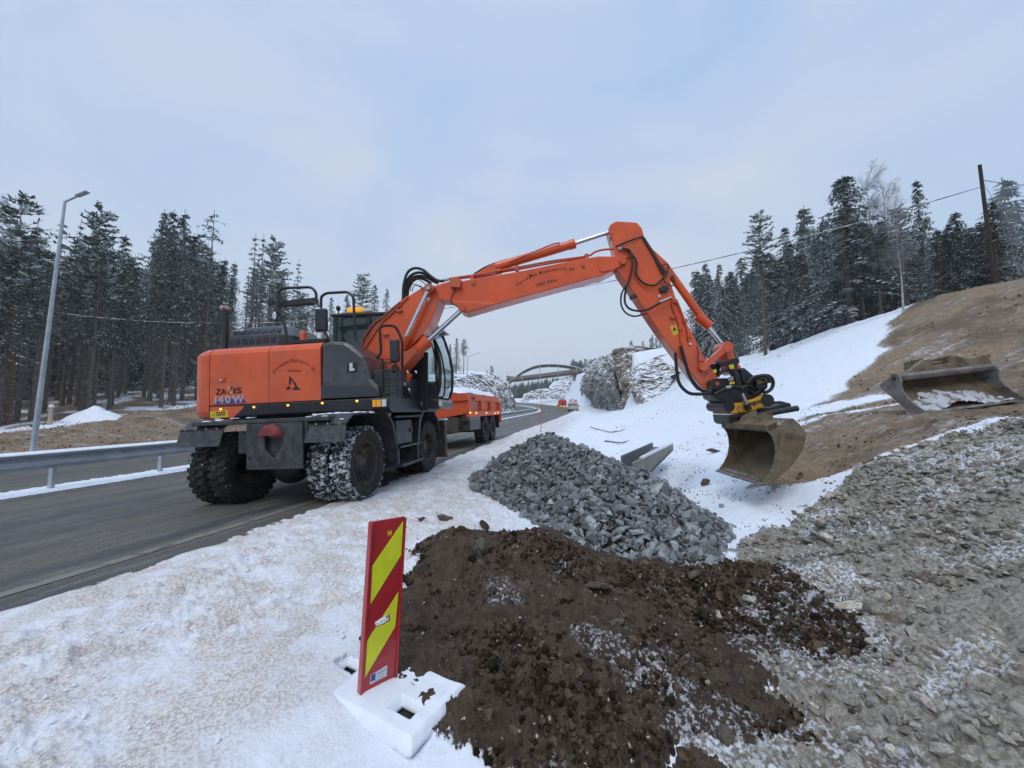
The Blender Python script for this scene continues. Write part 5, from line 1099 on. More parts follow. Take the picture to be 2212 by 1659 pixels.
# ---------------- second bucket lying on the bench
def gz(k,x,y): return hit(*q(k,x,y))
L1=atD('8',760,868,6.3); R1=atD('8',2148,683,6.62); w=R1-L1
wl2=w.length; wn=w.normalized(); zx=(Vector((0,0,1))-wn*wn.z).normalized(); xx=wn.cross(zx)
M2=Matrix((xx,wn,zx)).transposed().to_4x4(); M2.translation=L1+Vector((0,0,.05)); B2=Frame(M2)
print('lying',wl2,L1,R1)
LBK=empty('grading_bucket',M2,'worn grey wide bucket with snow inside, lying on the brown ground at the right','bucket')
sp2=B2.xz('8',[(500,372),(410,345),(330,395),(225,462),(240,520),(400,655),(520,760),(620,850),(760,872)],0)
ed2=B2.xz('8',[(870,850),(700,735),(600,640),(545,560),(520,480),(530,430)],0)
def ob2(mb,name,m,bevel=0,parent=LBK): return mb.obj(name,m,parent,bevel)
for y0,y1 in((0,.03),(wl2-.03,wl2)): ob2(MB().prism(sp2+ed2,y0,y1),'side_plate',GSTL,.006)
cen=Vector((sum(p[0] for p in sp2)/len(sp2),0,sum(p[1] for p in sp2)/len(sp2)))
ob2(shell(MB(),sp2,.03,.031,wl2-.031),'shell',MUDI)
tpz=sp2[0][1]; tpx=sp2[0][0]
ob2(MB().tube([Vector((sp2[1][0]+.02,-.01,sp2[1][1]-.04)),Vector((sp2[1][0]+.02,wl2+.01,sp2[1][1]-.04))],.07,12,curve=False),'top_beam',GSTL)
mb=MB()
X0=sp2[1][0]; Z0=sp2[1][1]
mb.loft([[Vector((X0-.02,wl2*a,Z0-.06)),Vector((X0-.02,wl2*a,Z0-.06+b)),Vector((X0+.05,wl2*a,Z0-.06+b)),Vector((X0+.07,wl2*a,Z0-.06))] for a,b in((.03,.08),(.15,.12),(.30,.27),(.36,.27),(.37,.16),(.58,.17),(.59,.27),(.64,.28),(.72,.22),(.86,.20),(.90,.24),(.96,.22),(.97,.05))]); ob2(mb,'hanger_rib',MUD,.01)
mb=MB(); 
for a in(.33,.62): mb.prism([(X0-.05,Z0),(X0-.32,Z0+.02),(X0-.30,Z0+.20),(X0-.02,Z0+.24)],wl2*a-.02,wl2*a+.02)
mb.cyl((X0-.15,wl2*.33,Z0+.13),(X0-.15,wl2*.62,Z0+.13),.03); ob2(mb,'hanger_bracket',MUD,.006)
a0=Vector((sp2[-1][0],0,sp2[-1][1])); ob2(MB().prism([(a0.x-.16,a0.z+.03),(a0.x+.02,a0.z+.012),(a0.x+.02,a0.z-.012),(a0.x-.16,a0.z-.012)],-.01,wl2+.01),'cutting_edge',mat('frosted edge steel',(.35,.35,.36),(.2,.18,.17),scale=10,rough=.5))
p=B2.P('8',432,388,1,-.001); ob2(MB().cyl((p.x,-.012,p.z),(p.x,.04,p.z),.033,n=16),'pin_hole',BLK)
nx,ny=90,40; uu,vv=np.meshgrid(np.linspace(0,1,nx),np.linspace(0,1,ny)); b_,t_=sp2[-1],sp2[-4]
PX=b_[0]+(t_[0]-b_[0])*vv; PZ=b_[1]+(t_[1]-b_[1])*vv+.02; hgt=.10*fbm(uu*5,vv*3,5,15,.65)+.10*np.sin(np.pi*uu)*(1-np.abs(uu-.40)*1.6)-.02-.05*vv
me_=fastmesh('snow_load',np.stack([PX,.06+(wl2-.12)*uu,PZ+hgt],-1).reshape(-1,3),np.stack([i_:=(np.arange(ny-1)[:,None]*nx+np.arange(nx-1)[None,:]),i_+1,i_+nx+1,i_+nx],-1).reshape(-1,4),[mat('dirty snow',(.50,.51,.55),(.16,.14,.12),scale=7,rough=.8,bump=.5,lo=.46,hi=.62)],smooth=True); link('snow_load',me_,LBK)
# ---------------- culvert pipe cut at a slant
CV='e'; CRP['e']=(2400*.5486,1650*.5486,400/2212*.5486)
c0=hit(*q('e',1390,545)); c1=hit(*q('e',960,1080)); print('culv',c0,c1)
CON=mat('pale concrete',(.27,.255,.22),(.21,.20,.17),scale=4,rough=.8,bump=.2); CONI=mat('grey concrete inside',(.17,.18,.19),rough=.7)
p_t=atD('e',1390,540,9.6); p_b=atD('e',660,900,8.0); ax_=(p_t-p_b); ll=ax_.length*1.25; ax_.normalize()
sidev=Vector((-ax_.y,ax_.x,0)).normalized(); P0=p_b.copy()
def side(off,drop,th,st_=-.2): 
    p_b=P0+ax_*st_
    P_=[p_b-ax_*.05+sidev*off,p_t+sidev*off,p_t+sidev*off+Vector((0,0,-.12)),p_b-ax_*.05+sidev*off+Vector((0,0,-drop))]; return MB().loft([P_,[p+sidev*th for p in P_]])
CU=empty('culvert_end',Matrix.Identity(4),'slanted pale concrete culvert end in the ditch behind the stone heap','culvert')
side(0,.55,.06).obj('near_wall',CON,CU,.008); side(.50,.55,.05,.35).obj('far_wall',CONI,CU,.008)
P_=[p_b-ax_*.05+Vector((0,0,-.42)),p_t+Vector((0,0,-.10)),p_t+sidev*.5+Vector((0,0,-.10)),p_b-ax_*.05+sidev*.5+Vector((0,0,-.42))]; MB().loft([P_,[p-Vector((0,0,.06)) for p in P_]]).obj('floor',CONI,CU)
MB().tube([p_b+ax_*.15+sidev*.035+Vector((0,0,.012)),p_t+sidev*.035+Vector((0,0,.012))],.04,8,curve=False).obj('snow_on_rim',WHT,CU)
# ---------------- snow stakes
def stake(k,xt_,yt_,xb,yb_,label,D=None,hgt=1.9):
    p=hit(*q(k,xb,yb_),HB) if D is None else None
    if D: w_=atD(k,xb,yb_,D); p=Vector((w_.x,w_.y,float(H(w_.x,w_.y))))
    t=empty('snow_stake',Matrix.Translation(p),label,'stake','snow stakes along the road'); MB().cyl((0,0,-.1),(0,0,hgt),.022,.016,8).obj('rod',mat('red stake',(.5,.03,.03),rough=.5),t); MB().cyl((0,0,hgt-.5),(0,0,hgt-.3),.026,.026,8).obj('reflector',WLEN,t); return t
stake('a',978,575,978,820,'thin red snow stake rising behind the top of the stone heap',D=22.3,hgt=1.95)
stake('7',1625,1020,1625,1150,'thin snow stake beside the right rear of the white van',D=74,hgt=1.7)
# ---------------- guardrails
def rail(name,tr,s0,s1,label,ends=True,post=2.0):
    root=empty(name,None,label,'guardrail'); prof=[(0,.44),(.0,.50),(-.075,.545),(-.075,.585),(0,.62),(0,.66),(-.075,.695),(-.075,.735),(0,.775)]
    mb=MB(); rings=[]; s=s0
    while s<=s1+.01:
        x0,y0=xy(s,tr); z0=float(zr(s))+.05*(max(tr,-10.5)+2.9); x1_,y1_=xy(s+.1,tr); d=Vector((x1_-x0,y1_-y0,0)).normalized(); n_=Vector((d.y,-d.x,0))
        rings.append([Vector((x0,y0,z0+b))+n_*(-a+.06) for a,b in prof]+[Vector((x0,y0,z0+b))+n_*(-a+.052) for a,b in prof[::-1]]); s+=2.0
    mb.loft(rings,False); mb.obj('rail_beam',STL,root)
    sn=MB(); r2=[]
    for r_ in rings: p=r_[8]; p0=r_[6]; r2.append([p+Vector((0,0,.0)),p+Vector((0,0,.02)),p0+Vector((0,0,.045)),p0+Vector((0,0,.01))])
    sn.loft(r2,True); sn.obj('snow_on_rail',WHT,root)
    s=s0+ .6
    while s<s1:
        x0,y0=xy(s,tr-.06); z0=float(zr(s))+.05*(max(tr,-10.5)+2.9); MB().bb(-.05,.05,-.03,.03,-.1,.74).obj('post',STL,root,.004).matrix_local=Matrix.Translation((x0,y0,z0))@Matrix.Rotation(-R(9.6),4,'Z'); s+=post
    return root
rail('guardrail',-10.15,-10.5,77,'long galvanised guardrail between the carriageways, passing behind the excavator wheels')
rail('guardrail',-10.15,96,140,'short curved guardrail far down the road, starting after the gap')
# ---------------- lamp posts, poles, cable
def lamp(s,t_,h,r0,label,arm=1.2,lean=0,adir=1):
    x0,y0=xy(s,t_); z0=float(H(x0,y0)); ro=empty('street_lamp',Matrix.Translation((x0,y0,z0))@Matrix.Rotation(-R(9.6),4,'Z')@Matrix.Rotation(R(lean),4,'Y'),label,'street lamp','street lamps along the road')
    MB().cyl((0,0,-.2),(0,0,h),r0,r0*.5,16).obj('pole',STL,ro); mb=MB().tube([(0,0,h-.02),(arm*adir,0,h+.30*arm)],r0*.40,8,curve=False); mb.obj('arm',STL,ro)
    mb=MB(); mb.bb(0,.45*adir,-.07,.07,-.02,.03); mb.obj('lamp_head',STL,ro,.015).matrix_local=Matrix.Translation((arm*.8*adir,0,h+.24*arm))@Matrix.Rotation(R(-16*adir),4,'Y'); return ro
p=atD('0',70,970,12.3); s_,t_=st(p.x,p.y); lamp(float(s_),float(t_),8.6,.076,'tall galvanised street lamp at the left, standing behind the guardrail',arm=.6,lean=1.6)
for s0_,lab in((55.5,'slim street lamp rising behind the orange trailer'),(91,'slim street lamp in front of the left rock cutting'),(122,'small street lamp under the left end of the bridge'),(146,'tiny street lamp seen below the middle of the bridge'),(170,'farthest tiny street lamp below the bridge')): lamp(s0_,-18,9.0,.09,lab,arm=2.0)
WOOD=mat('dark weathered pole',(.022,.016,.013),(.040,.028,.022),scale=6,rough=.85,stretch=(6,6,.5),bump=.3)
WOODR=mat('reddish brown pole',(.11,.055,.035),(.16,.085,.055),scale=6,rough=.85,stretch=(6,6,.5),bump=.3)
pl_=atD('0',16,915,20.5); pl_.z=float(H(pl_.x,pl_.y)); ptl=atD('0',30,655,20.5)
t=empty('utility_pole',Matrix.Translation(pl_),'reddish brown wooden utility pole at the far left in front of the forest','utility pole'); MB().cyl((0,0,-.3),ptl-pl_,.17,.12,14).obj('pole',WOODR,t); MB().cyl(ptl-pl_+Vector((0,0,.01)),ptl-pl_+Vector((0,0,.05)),.12,.05,14).obj('snow_cap',WHT,t)
DP=hit(*q('0',2148,618),HB).y+.35; pr_=atD('0',2150,612,DP); pr_.z=float(H(pr_.x,pr_.y))-.3; ptr=atD('0',2117,356,DP)
t=empty('utility_pole',Matrix.Translation(pr_),'dark wooden utility pole leaning on top of the right slope','utility pole'); MB().cyl((0,0,0),ptr-pr_,.0047*DP,.0038*DP,14).obj('pole',WOOD,t)
A=atD('0',30,660,20.5); B=atD('0',2117,404,DP)
def cable(A,B,sag,label,r=.014,n=60): 
    pts=[A+(B-A)*(i/n)-Vector((0,0,4*sag*(i/n)*(1-i/n))) for i in range(n+1)]; return tag(MB().tube(pts,r,6,curve=False).obj('overhead_cable',mat('frosted cable',(.10,.10,.11),(.45,.47,.5),scale=2,rough=.7,lo=.4,hi=.6)),label,'cable')
cable(A,B,2.45,'overhead cable crossing the road from the left pole to the right pole',.016)
cable(A,atD('0',-60,663,21),.0,'overhead cable leaving the left pole towards the edge of the picture')
cable(B+Vector((.1,0,.25)),atD('0',2290,404,DP+.5),.05,'overhead cable leaving the right pole towards the right')
t=ptr+Vector((.05,0,-.6)); cable(t,atD('0',2320,720,DP+.3),0,'thin guy wire running down from the right pole',.006)
# ---------------- rock cuttings
def rockmat(name,a,b,sn): 
    return mat(name,a,b,scale=.9,rough=.9,bump=.9,bscale=5,snow=sn,snscale=2.2,dirt=(.20,.125,.07),dscale=.35,dlo=.52,dhi=.66,spec=.2,lo=.35,hi=.65)
def cell3(x,y,z,s):  # blocky piecewise-constant noise
    x=x+.6*fbm(x*.9,z*.9,3,s); z=z+.6*fbm(y*.9,z*.9,3,s+1); y=y+.6*fbm(x*.7,y*.7,3,s+2)
    return vnoise(np.floor(x+.5*np.floor(z))*7.3+np.floor(y)*3.1,np.floor(z)*5.7,s)
def rockwall(name,base,top,m,amp=1.0,nu=340,nv=110,back=7.,blk=1.4,label=None,bulge=.15,seed=0):
    def lin(P,n):
        P=np.array([tuple(p) for p in P]); d=np.concatenate([[0],np.cumsum(np.hypot(np.diff(P[:,0]),np.diff(P[:,1])+1e-6))]); t=np.linspace(0,d[-1],n); return np.stack([np.interp(t,d,P[:,i]) for i in range(3)],-1)
    B=lin(base,nu); T=lin(top,nu); vv=np.linspace(-.12,1,nv)[:,None,None]; G=B[None]*(1-vv)+T[None]*vv
    dirv=np.gradient(B,axis=0); n_=np.stack([dirv[:,1],-dirv[:,0],0*dirv[:,0]],-1); n_/=np.linalg.norm(n_,axis=1)[:,None]; c=B.mean(0); 
    if np.dot(n_.mean(0)[:2],-c[:2])<0: n_=-n_
    G=G+n_[None]*(np.sin(np.clip(vv,0,1)*math.pi)*bulge*(T-B)[None,:,2:3])
    x,y,z=G[...,0],G[...,1],G[...,2]
    dsp=amp*(.8*(cell3(x/blk,y/blk,z/(blk*1.4),seed)-.5)+.7*(cell3(x/(blk*.45),y/(blk*.45),z/(blk*.7),seed+5)-.5)*.8+1.0*fbm(x*.25+z*.1,y*.25-z*.22,5,seed+9,.6))
    ed=np.minimum(1,np.minimum(np.arange(nu),np.arange(nu)[::-1])/12.)[None,:]
    G=G+n_[None]*dsp[...,None]*np.clip(ed,.2,1)[...,None]; G[...,2]+=.35*amp*(vnoise(x/blk*1.5+9,y/blk*1.5,seed+3)-.5)*np.clip(vv[...,0]*3,0,1)
    rows=[G]; last=G[-1]
    for k in range(1,9):
        r_=last-n_*back*(k/8)+0; r_=r_.copy(); r_[:,2]=last[:,2]+.35*np.sin(k/8*math.pi)+.25*fbm(r_[:,0]*.5,r_[:,1]*.5,3,seed)-(k/8)**3*1.2; rows.append(r_[None])
    G=np.concatenate(rows); a,b=G.shape[:2]; i=np.arange(a-1)[:,None]*b+np.arange(b-1)[None,:]; F=np.stack([i,i+1,i+b+1,i+b],-1).reshape(-1,4)
    o=link(name,fastmesh(name,G.reshape(-1,3),F,[m],smooth=False)); tag(o,kind='structure')
    me=o.data; bm=bmesh.new(); bm.from_mesh(me); bmesh.ops.recalc_face_normals(bm,faces=bm.faces)
    if sum(f.normal.z for f in bm.faces if f.index>len(bm.faces)*.9)<0: bmesh.ops.reverse_faces(bm,faces=bm.faces)
    bm.to_mesh(me); bm.free(); return o
def D(X_,Y_,d): return atD('0',X_,Y_,d)
RKA=rockmat('snowy grey rock',(.13,.135,.135),(.27,.27,.255),1.0); RKB=rockmat('brown grey rock',(.15,.135,.115),(.27,.24,.20),.92); RKC=rockmat('brown cleft rock',(.16,.13,.09),(.24,.22,.18),.85)
rockwall('rock_cutting',[D(1258,868,125),D(1285,870,95),D(1310,873,76),D(1336,877,64),D(1352,880,57)],[D(1262,800,130),D(1272,790,112),D(1292,772,92),D(1318,764,74),D(1345,757,64)],RKA,1.2,nu=460,nv=150,seed=1,back=12,blk=1.7)
rockwall('rock_cutting',[D(1348,881,57),D(1362,878,54),D(1378,868,53)],[D(1330,762,66),D(1352,752,62),D(1392,752,62)],RKC,1.3,nu=160,nv=130,seed=14,back=4,blk=1.3,bulge=.02)
rockwall('rock_cutting',[D(1374,872,51),D(1392,873,45),D(1412,860,45),D(1440,835,46),D(1462,806,50)],[D(1386,790,58),D(1400,775,58),D(1425,772,57),D(1445,785,56),D(1468,800,54)],RKB,1.1,nu=200,nv=90,seed=24,back=7,blk=1.1)
rockwall('rock_cutting',[D(935,892,46),D(1000,888,58),D(1060,886,72),D(1112,879,92)],[D(938,826,54),D(985,812,66),D(1030,809,80),D(1062,806,90),D(1088,828,97),D(1108,856,98)],RKB,1.3,nu=400,nv=120,seed=31,back=14,blk=1.6)
rockwall('rock_cutting',[D(1124,868,150),D(1160,868,150),D(1205,869,146),D(1262,869,138)],[D(1132,852,155),D(1158,842,158),D(1195,836,158),D(1228,838,154),D(1262,820,148)],RKB,1.6,nu=200,nv=60,seed=41,back=18,blk=2)
rockwall('rock_cutting',[D(1185,838,165),D(1215,838,165),D(1262,838,160)],[D(1195,825,176),D(1220,817,178),D(1266,806,176)],RKA,1.6,nu=160,nv=50,seed=51,back=25,blk=2.5)
# ---------------- timber arch bridge
def bridge():
    BW=mat('dark brown bridge timber',(.042,.030,.030),(.065,.047,.043),scale=.6,rough=.8); BG=mat('weathered grey timber',(.17,.14,.12),(.24,.20,.18),scale=.5,rough=.85); DB=128
    ro=empty('arch_bridge',None,'dark timber arch bridge spanning the road between the two rock cuttings','bridge')
    def P(x,y,k=0): p=D(*q('7',x,y),DB+k); return p
    arc=[(262,625),(330,570),(420,495),(510,430),(610,375),(730,325),(860,295),(1020,283),(1180,286),(1330,300),(1480,325),(1620,362),(1740,405),(1815,448)]
    for k in(0,5.0):
        mb=MB(); rg=[]
        for a,b in arc: p=P(a,b,k); rg.append([p+Vector((0,i_,j_)) for i_,j_ in((-.3,-.62),(.3,-.62),(.3,.28),(-.3,.28))])
        mb.loft(rg); mb.obj('arch',BW,ro); mb=MB(); mb.loft([[r_[3]+Vector((0,-.1,.02)),r_[2]+Vector((0,.1,.02)),r_[2]+Vector((0,.1,.16)),r_[3]+Vector((0,-.1,.16))] for r_ in rg]); mb.obj('snow_on_arch',WHT,ro)
    dk=[(215,540),(360,555),(520,540),(860,500),(1210,455),(1560,410),(1860,385)]
    mb=MB(); rg=[]
    for a,b in dk: p=P(a,b); rg.append([p+Vector((0,i_,j_)) for i_,j_ in((-.2,-.40),(5.6,-.40),(5.6,.05),(-.2,.05))])
    mb.loft(rg); mb.obj('deck',BW,ro)
    for k in(-.3,5.5):
        mb=MB(); rg=[]
        for a,b in dk: p=P(a,b,k); rg.append([p+Vector((0,i_,j_)) for i_,j_ in((-.06,-.05),(.06,-.05),(.06,.95),(-.06,.95))])
        mb.loft(rg); mb.obj('railing_panel',BG,ro)
    A=np.array(arc); K=np.array(dk)
    for x in(515,855,1205,1555):
        ya=np.interp(x,A[:,0],A[:,1]); yd=np.interp(x,K[:,0],K[:,1])
        a=P(x,min(ya,yd)-5); b=P(x,max(yd,ya)+35); MB().cyl(a+Vector((0,-.45,0)),b+Vector((0,-.45,0)),.13,n=8).obj('hanger',mat('white steel hanger',(.42,.43,.45),rough=.5),ro)
    for x in range(460,1700,82):
        yd=np.interp(x,K[:,0],K[:,1]); a=P(x,yd-40); b=P(x,yd+25); MB().bb(-.07,.07,-.1,.1,0,(a-b).length).obj('railing_post',BG,ro).location=b+Vector((0,-.5,0))
    a=P(1025,265); mb=MB(); mb.box(a+Vector((0,-.35,-.45)),(.25,.2,1.0)); mb.obj('joint_plate',mat('white joint',(.42,.43,.45),rough=.5),ro)
bridge()
# ---------------- trailer
ts=11.6; tt=-3.35; ox,oy=xy(ts,tt); oz=.46-.02
TU=Matrix((rux,ruy,rn)).transposed().to_4x4(); TU.translation=Vector((ox,oy,oz)); TF=Frame(TU)
TRL=empty('dump_trailer',TU,'orange two axle dump trailer with snow on top, parked ahead of the excavator','trailer')
f=lambda k,x,y,ax,c: TF.P(k,x,y,ax,c)
ztp_=f('6',1385,265,0,0).z; zlp=f('6',1385,425,0,0).z; zbt=f('6',1362,705,0,0).z; zlo=f('6',800,835,0,0).z; yl=f('6',800,835,0,0).y
Wt=2.5; LT=f('6',1985,500,1,0).x; print('trailer',ztp_,zlp,zbt,zlo,LT)
ORT=mat('faded orange trailer paint',(.62,.085,.022),(.55,.075,.02),scale=2,rough=.5,dirt=(.30,.09,.05),dscale=4,dlo=.55,dhi=.8)
mb=MB(); sec=[(0,ztp_),(0,zbt),(Wt*.45,zlo-.02),(Wt*.55,zlo-.02),(Wt,zbt),(Wt,ztp_)]
mb.loft([[Vector((x_,a,b)) for a,b in sec] for x_ in(0,LT)]); o=mb.obj('dump_body',ORT,TRL,.01)
mb=MB(); mb.bb(-.07,-.001,-.03,Wt+.03,zlp,ztp_+.01); mb.bb(-.07,LT+.03,-.07,-.001,zlp+.02,ztp_+.01); mb.bb(-.07,LT+.03,Wt+.001,Wt+.07,zlp,ztp_+.01); mb.obj('top_rim',ORT,TRL,.01)
for x_ in(.0,1.62,3.15,LT-.1): MB().bb(x_,x_+.28,-.11,-.001,zbt-.02,zlp+.02).obj('side_rib',ORT,TRL,.01)
MB().bb(0,LT,-.13,-.005,zbt-.12,zbt+.06).obj('bottom_rail',ORT,TRL,.01); MB().bb(LT-.05,LT+.12,-.13,Wt+.1,zbt-.45,ztp_-.2).obj('tailgate',ORT,TRL,.01)
for a in((1390,693),(1522,697),(1742,700),(1925,704),(1992,690)):
    p=f('6',*a,1,-.14); MB().ball((p.x,-.14,p.z),.033,n=8).obj('marker_lamp',AMB,TRL)
nx,ny=40,30; gx,gy=np.meshgrid(np.linspace(.02,LT-.05,nx),np.linspace(.02,Wt-.02,ny)); gz_=ztp_+.02+.22*np.clip(np.minimum(gx,LT-gx)/.25,0,1)*np.clip(np.minimum(gy,Wt-gy)/.25,0,1)+.05*fbm(gx*2,gy*2,3,3)
link('snow_load',fastmesh('snow_load',np.stack([gx,gy,gz_],-1).reshape(-1,3),np.stack([i_:=(np.arange(ny-1)[:,None]*nx+np.arange(nx-1)[None,:]),i_+1,i_+nx+1,i_+nx],-1).reshape(-1,4),[WHT],smooth=True),TRL)
mb=MB(); mb.bb(.05,LT-.2,.25,2.25,.72,1.0); mb.bb(-1.3,.3,1.0,1.5,.7,.9); mb.bb(.1,2.3,.5,2.0,.50,.75); mb.obj('chassis',mat('muddy trailer frame',(.045,.038,.030),(.09,.075,.055),scale=3,rough=.8),TRL,.01)
a=[f('6',*c,1,-.02) for c in((1370,735),(1605,735),(1605,845),(1375,865))]; MB().prism([(p.x,p.z) for p in a],-.03,.25).obj('side_box',mat('pale grey box',(.22,.225,.21),rough=.6,dirt=(.12,.10,.08),dscale=3),TRL,.01)
a=[f('6',*c,1,-.02) for c in((1378,868),(1610,850),(1612,1045),(1385,1078))]; MB().prism([(p.x,p.z) for p in a],-.03,.25).obj('side_box',UGR,TRL,.01)
mb=MB(); mb.bb(-.02,.02,.26,2.2,.55,1.02); mb.obj('front_plate',mat('muddy plate',(.07,.055,.04),(.035,.03,.028),scale=2,rough=.8),TRL)
MB().bb(LT-.12,LT-.09,-.05,.5,.45,1.1).obj('mud_flap',BLK,TRL)
w1=f('6',1735,1080,1,0).x; w2=f('6',1885,1085,1,0).x
for wx in(w1,w2):
    for yy,sd in((.16,-1),(Wt-.16,1)): make_wheel(TRL,(wx,yy,.51),.535,.36,sd,RUB1,26)
mb=MB(); mb.cyl((w1,.2,.5),(w1,Wt-.2,.5),.09); mb.obj('axle',BLK,TRL); mb=MB(); mb.cyl((w2,.2,.5),(w2,Wt-.2,.5),.09); mb.obj('axle',BLK,TRL)
p=f('6',1385,640,1,-.003); text_mb('HITACHI',.26,(p.x+.02,-.004,p.z+.02),(1,0,0),(0,0,1)).obj('lettering',mat('faded pale lettering',(.50,.30,.26),rough=.6),TRL)
p=f('6',1410,390,1,-.075); text_mb('GIGANT',.10,(p.x+.02,-.074,p.z-.02),(1,0,0),(0,0,1)).obj('lettering',INKF,TRL)
t=text_mb('GIGANT',.30,(-.006,Wt*.99,zbt-.02),(0,-1,0),(0,0,1),bold=.008); t.obj('lettering',mat('dark red lettering',(.06,.02,.02),rough=.6),TRL)
# ---------------- van and red machine far down the road
pv=D(1237,888,70); pv.z=float(H(pv.x,pv.y)); VM=Matrix.Translation(pv)@Matrix.Rotation(R(-9.6-2),4,'Z'); 
VAN=empty('white_van',VM,'white van seen from behind with a rack on its roof, stopped at the road edge','van')
VW=mat('dirty white van paint',(.50,.50,.49),(.42,.41,.39),scale=1.5,rough=.4,coat=.2,dirt=(.25,.22,.18),dscale=2)
mb=MB(); rg=[]
for z_,w_,y0_,y1_ in((.32,.86,0,4.4),(.6,.92,-.03,4.5),(1.0,.92,-.02,4.4),(1.45,.86,.03,3.2),(1.78,.74,.10,2.9),(1.84,.66,.2,2.7)): rg.append([Vector((-w_,y0_,z_)),Vector((w_,y0_,z_)),Vector((w_,y1_,z_)),Vector((-w_,y1_,z_))])
mb.loft(rg); mb.obj('body',VW,VAN,.06); MB().loft([[Vector((-.66,-.025,1.05)),Vector((.66,-.025,1.05)),Vector((.60,.06,1.60)),Vector((-.60,.06,1.60))],[Vector((-.66,.02,1.05)),Vector((.66,.02,1.05)),Vector((.60,.10,1.60)),Vector((-.60,.10,1.60))]]).obj('rear_window',TEAL,VAN,.02)
for sd in(-1,1):
    MB().bb(sd*.90,sd*.74,-.05,.05,.85,1.35).obj('tail_lamp',mat('red tail lamp',(.5,.02,.02),rough=.3),VAN,.02); MB().bb(sd*.93,sd*1.10,3.0,3.1,1.0,1.2).obj('side_mirror',BLK,VAN,.03)
    for yy in(.75,3.6): MB().cyl((sd*.92,yy,.33),(sd*.70,yy,.33),.33,n=20).obj('wheel',RUB,VAN,.03)
MB().bb(-.9,.9,-.09,.05,.35,.60).obj('bumper',mat('yellow striped bumper',(.40,.38,.12),(.3,.3,.3),scale=5,rough=.6),VAN,.03); MB().bb(-.24,.24,-.06,-.02,.68,.80).obj('number_plate',WLEN,VAN)
MB().bb(-.6,-.2,.3,2.2,1.86,2.2).bb(.2,.75,.3,2.0,1.86,2.15).obj('roof_box',mat('tan roof load',(.42,.33,.22),rough=.7),VAN,.02)
mb=MB(); mb.tube([(-.1,.2,1.9),(-.05,.5,2.6)],.07,6,curve=False); mb.tube([(.12,.2,1.9),(-.0,.5,2.65)],.05,6,curve=False); mb.obj('roof_ladder',mat('aluminium ladder',(.6,.6,.62),rough=.4),VAN)
pm=D(1217,880,78); pm.z=float(H(pm.x,pm.y)); RM_=empty('work_machine',Matrix.Translation(pm),'small red machine with yellow legs standing left of the white van','work machine')
MB().bb(-.9,.7,0,1.2,1.0,2.1).obj('body',mat('bright red paint',(.55,.03,.02),rough=.5),RM_,.12); MB().bb(-.7,.4,.1,1,2.1,2.5).obj('top_box',VW,RM_,.05)
for a in(-.7,-.1,.5): MB().bb(a-.12,a+.12,.0,.3,0,1.05).obj('leg',YEL,RM_,.03)
mb=MB(); mb.bb(-.95,-.6,-.1,.0,.5,1.2); mb.obj('striped_panel',YEL,RM_)
for (X_,Y_),lab in (((1205,876),'yellow marker board left of the red machine'),((1168,884),'yellow end marker on the curved guardrail')):
    p=D(X_,Y_,82); p.z=float(H(p.x,p.y)); t=empty('marker_board',Matrix.Translation(p),lab,'marker'); MB().bb(-.25,.25,-.03,.03,.5,1.3).obj('panel',YEL,t,.02); MB().cyl((0,0,-.1),(0,0,.6),.04).obj('post',STL,t)
# snow mound, small marker post and sapling on the left bank
p=hit(*q('3a',470,1392),HB); nx,ny=60,40; uu,vv=np.meshgrid(np.linspace(-1,1,nx),np.linspace(-1,1,ny)); rr_=np.hypot(uu,vv)
gx=p.x*1.02+uu*1.45; gy=p.y*1.02+.3+vv*1.0; gz_=HB(gx,gy)-.05+.72*np.clip(1-rr_,0,1)**.8*(1+.25*fbm(gx*1.2,gy*1.2,4,2))+.05*fbm(gx*4,gy*4,3,8)
tag(link('snow_mound',fastmesh('snow_mound',np.stack([gx,gy,gz_],-1).reshape(-1,3),np.stack([i_:=(np.arange(ny-1)[:,None]*nx+np.arange(nx-1)[None,:]),i_+1,i_+nx+1,i_+nx],-1).reshape(-1,4),[WHT],smooth=True)),'mound of lumpy white snow on the brown bank at the left','snow mound')
p=hit(*q('3a',268,1410),HB); t=empty('marker_post',Matrix.Translation(p),'short pale orange marker post beside the snow mound on the left bank','marker'); MB().cyl((0,0,-.1),(0,0,.85),.09,.07).obj('post',mat('pale orange post',(.45,.33,.27),rough=.6),t); MB().cyl((0,0,.85),(0,0,1.0),.1,.08).obj('snow_cap',WHT,t)
# sticks lying in the snow
for pts,lab in(([(1335,800),(1420,825),(1490,838),(1560,828),(1595,812)],'bent dry branch lying on the snow behind the heap'),([(1440,905),(1500,912),(1560,918),(1600,912)],'second dry branch on the snow right above the culvert')):
    P_=[hit(*q('a',a,b),HB)+Vector((0,0,.05)) for a,b in pts]; mb=MB().tube(P_,[.035,.03,.025,.02,.012],6); mb.tube([P_[2],P_[2]+Vector((.4,.25,.08))],.012,5,curve=False); tag(mb.obj('dry_branch',mat('dry branch',(.10,.06,.04),(.2,.15,.13),scale=5,rough=.9)),lab,'branch')
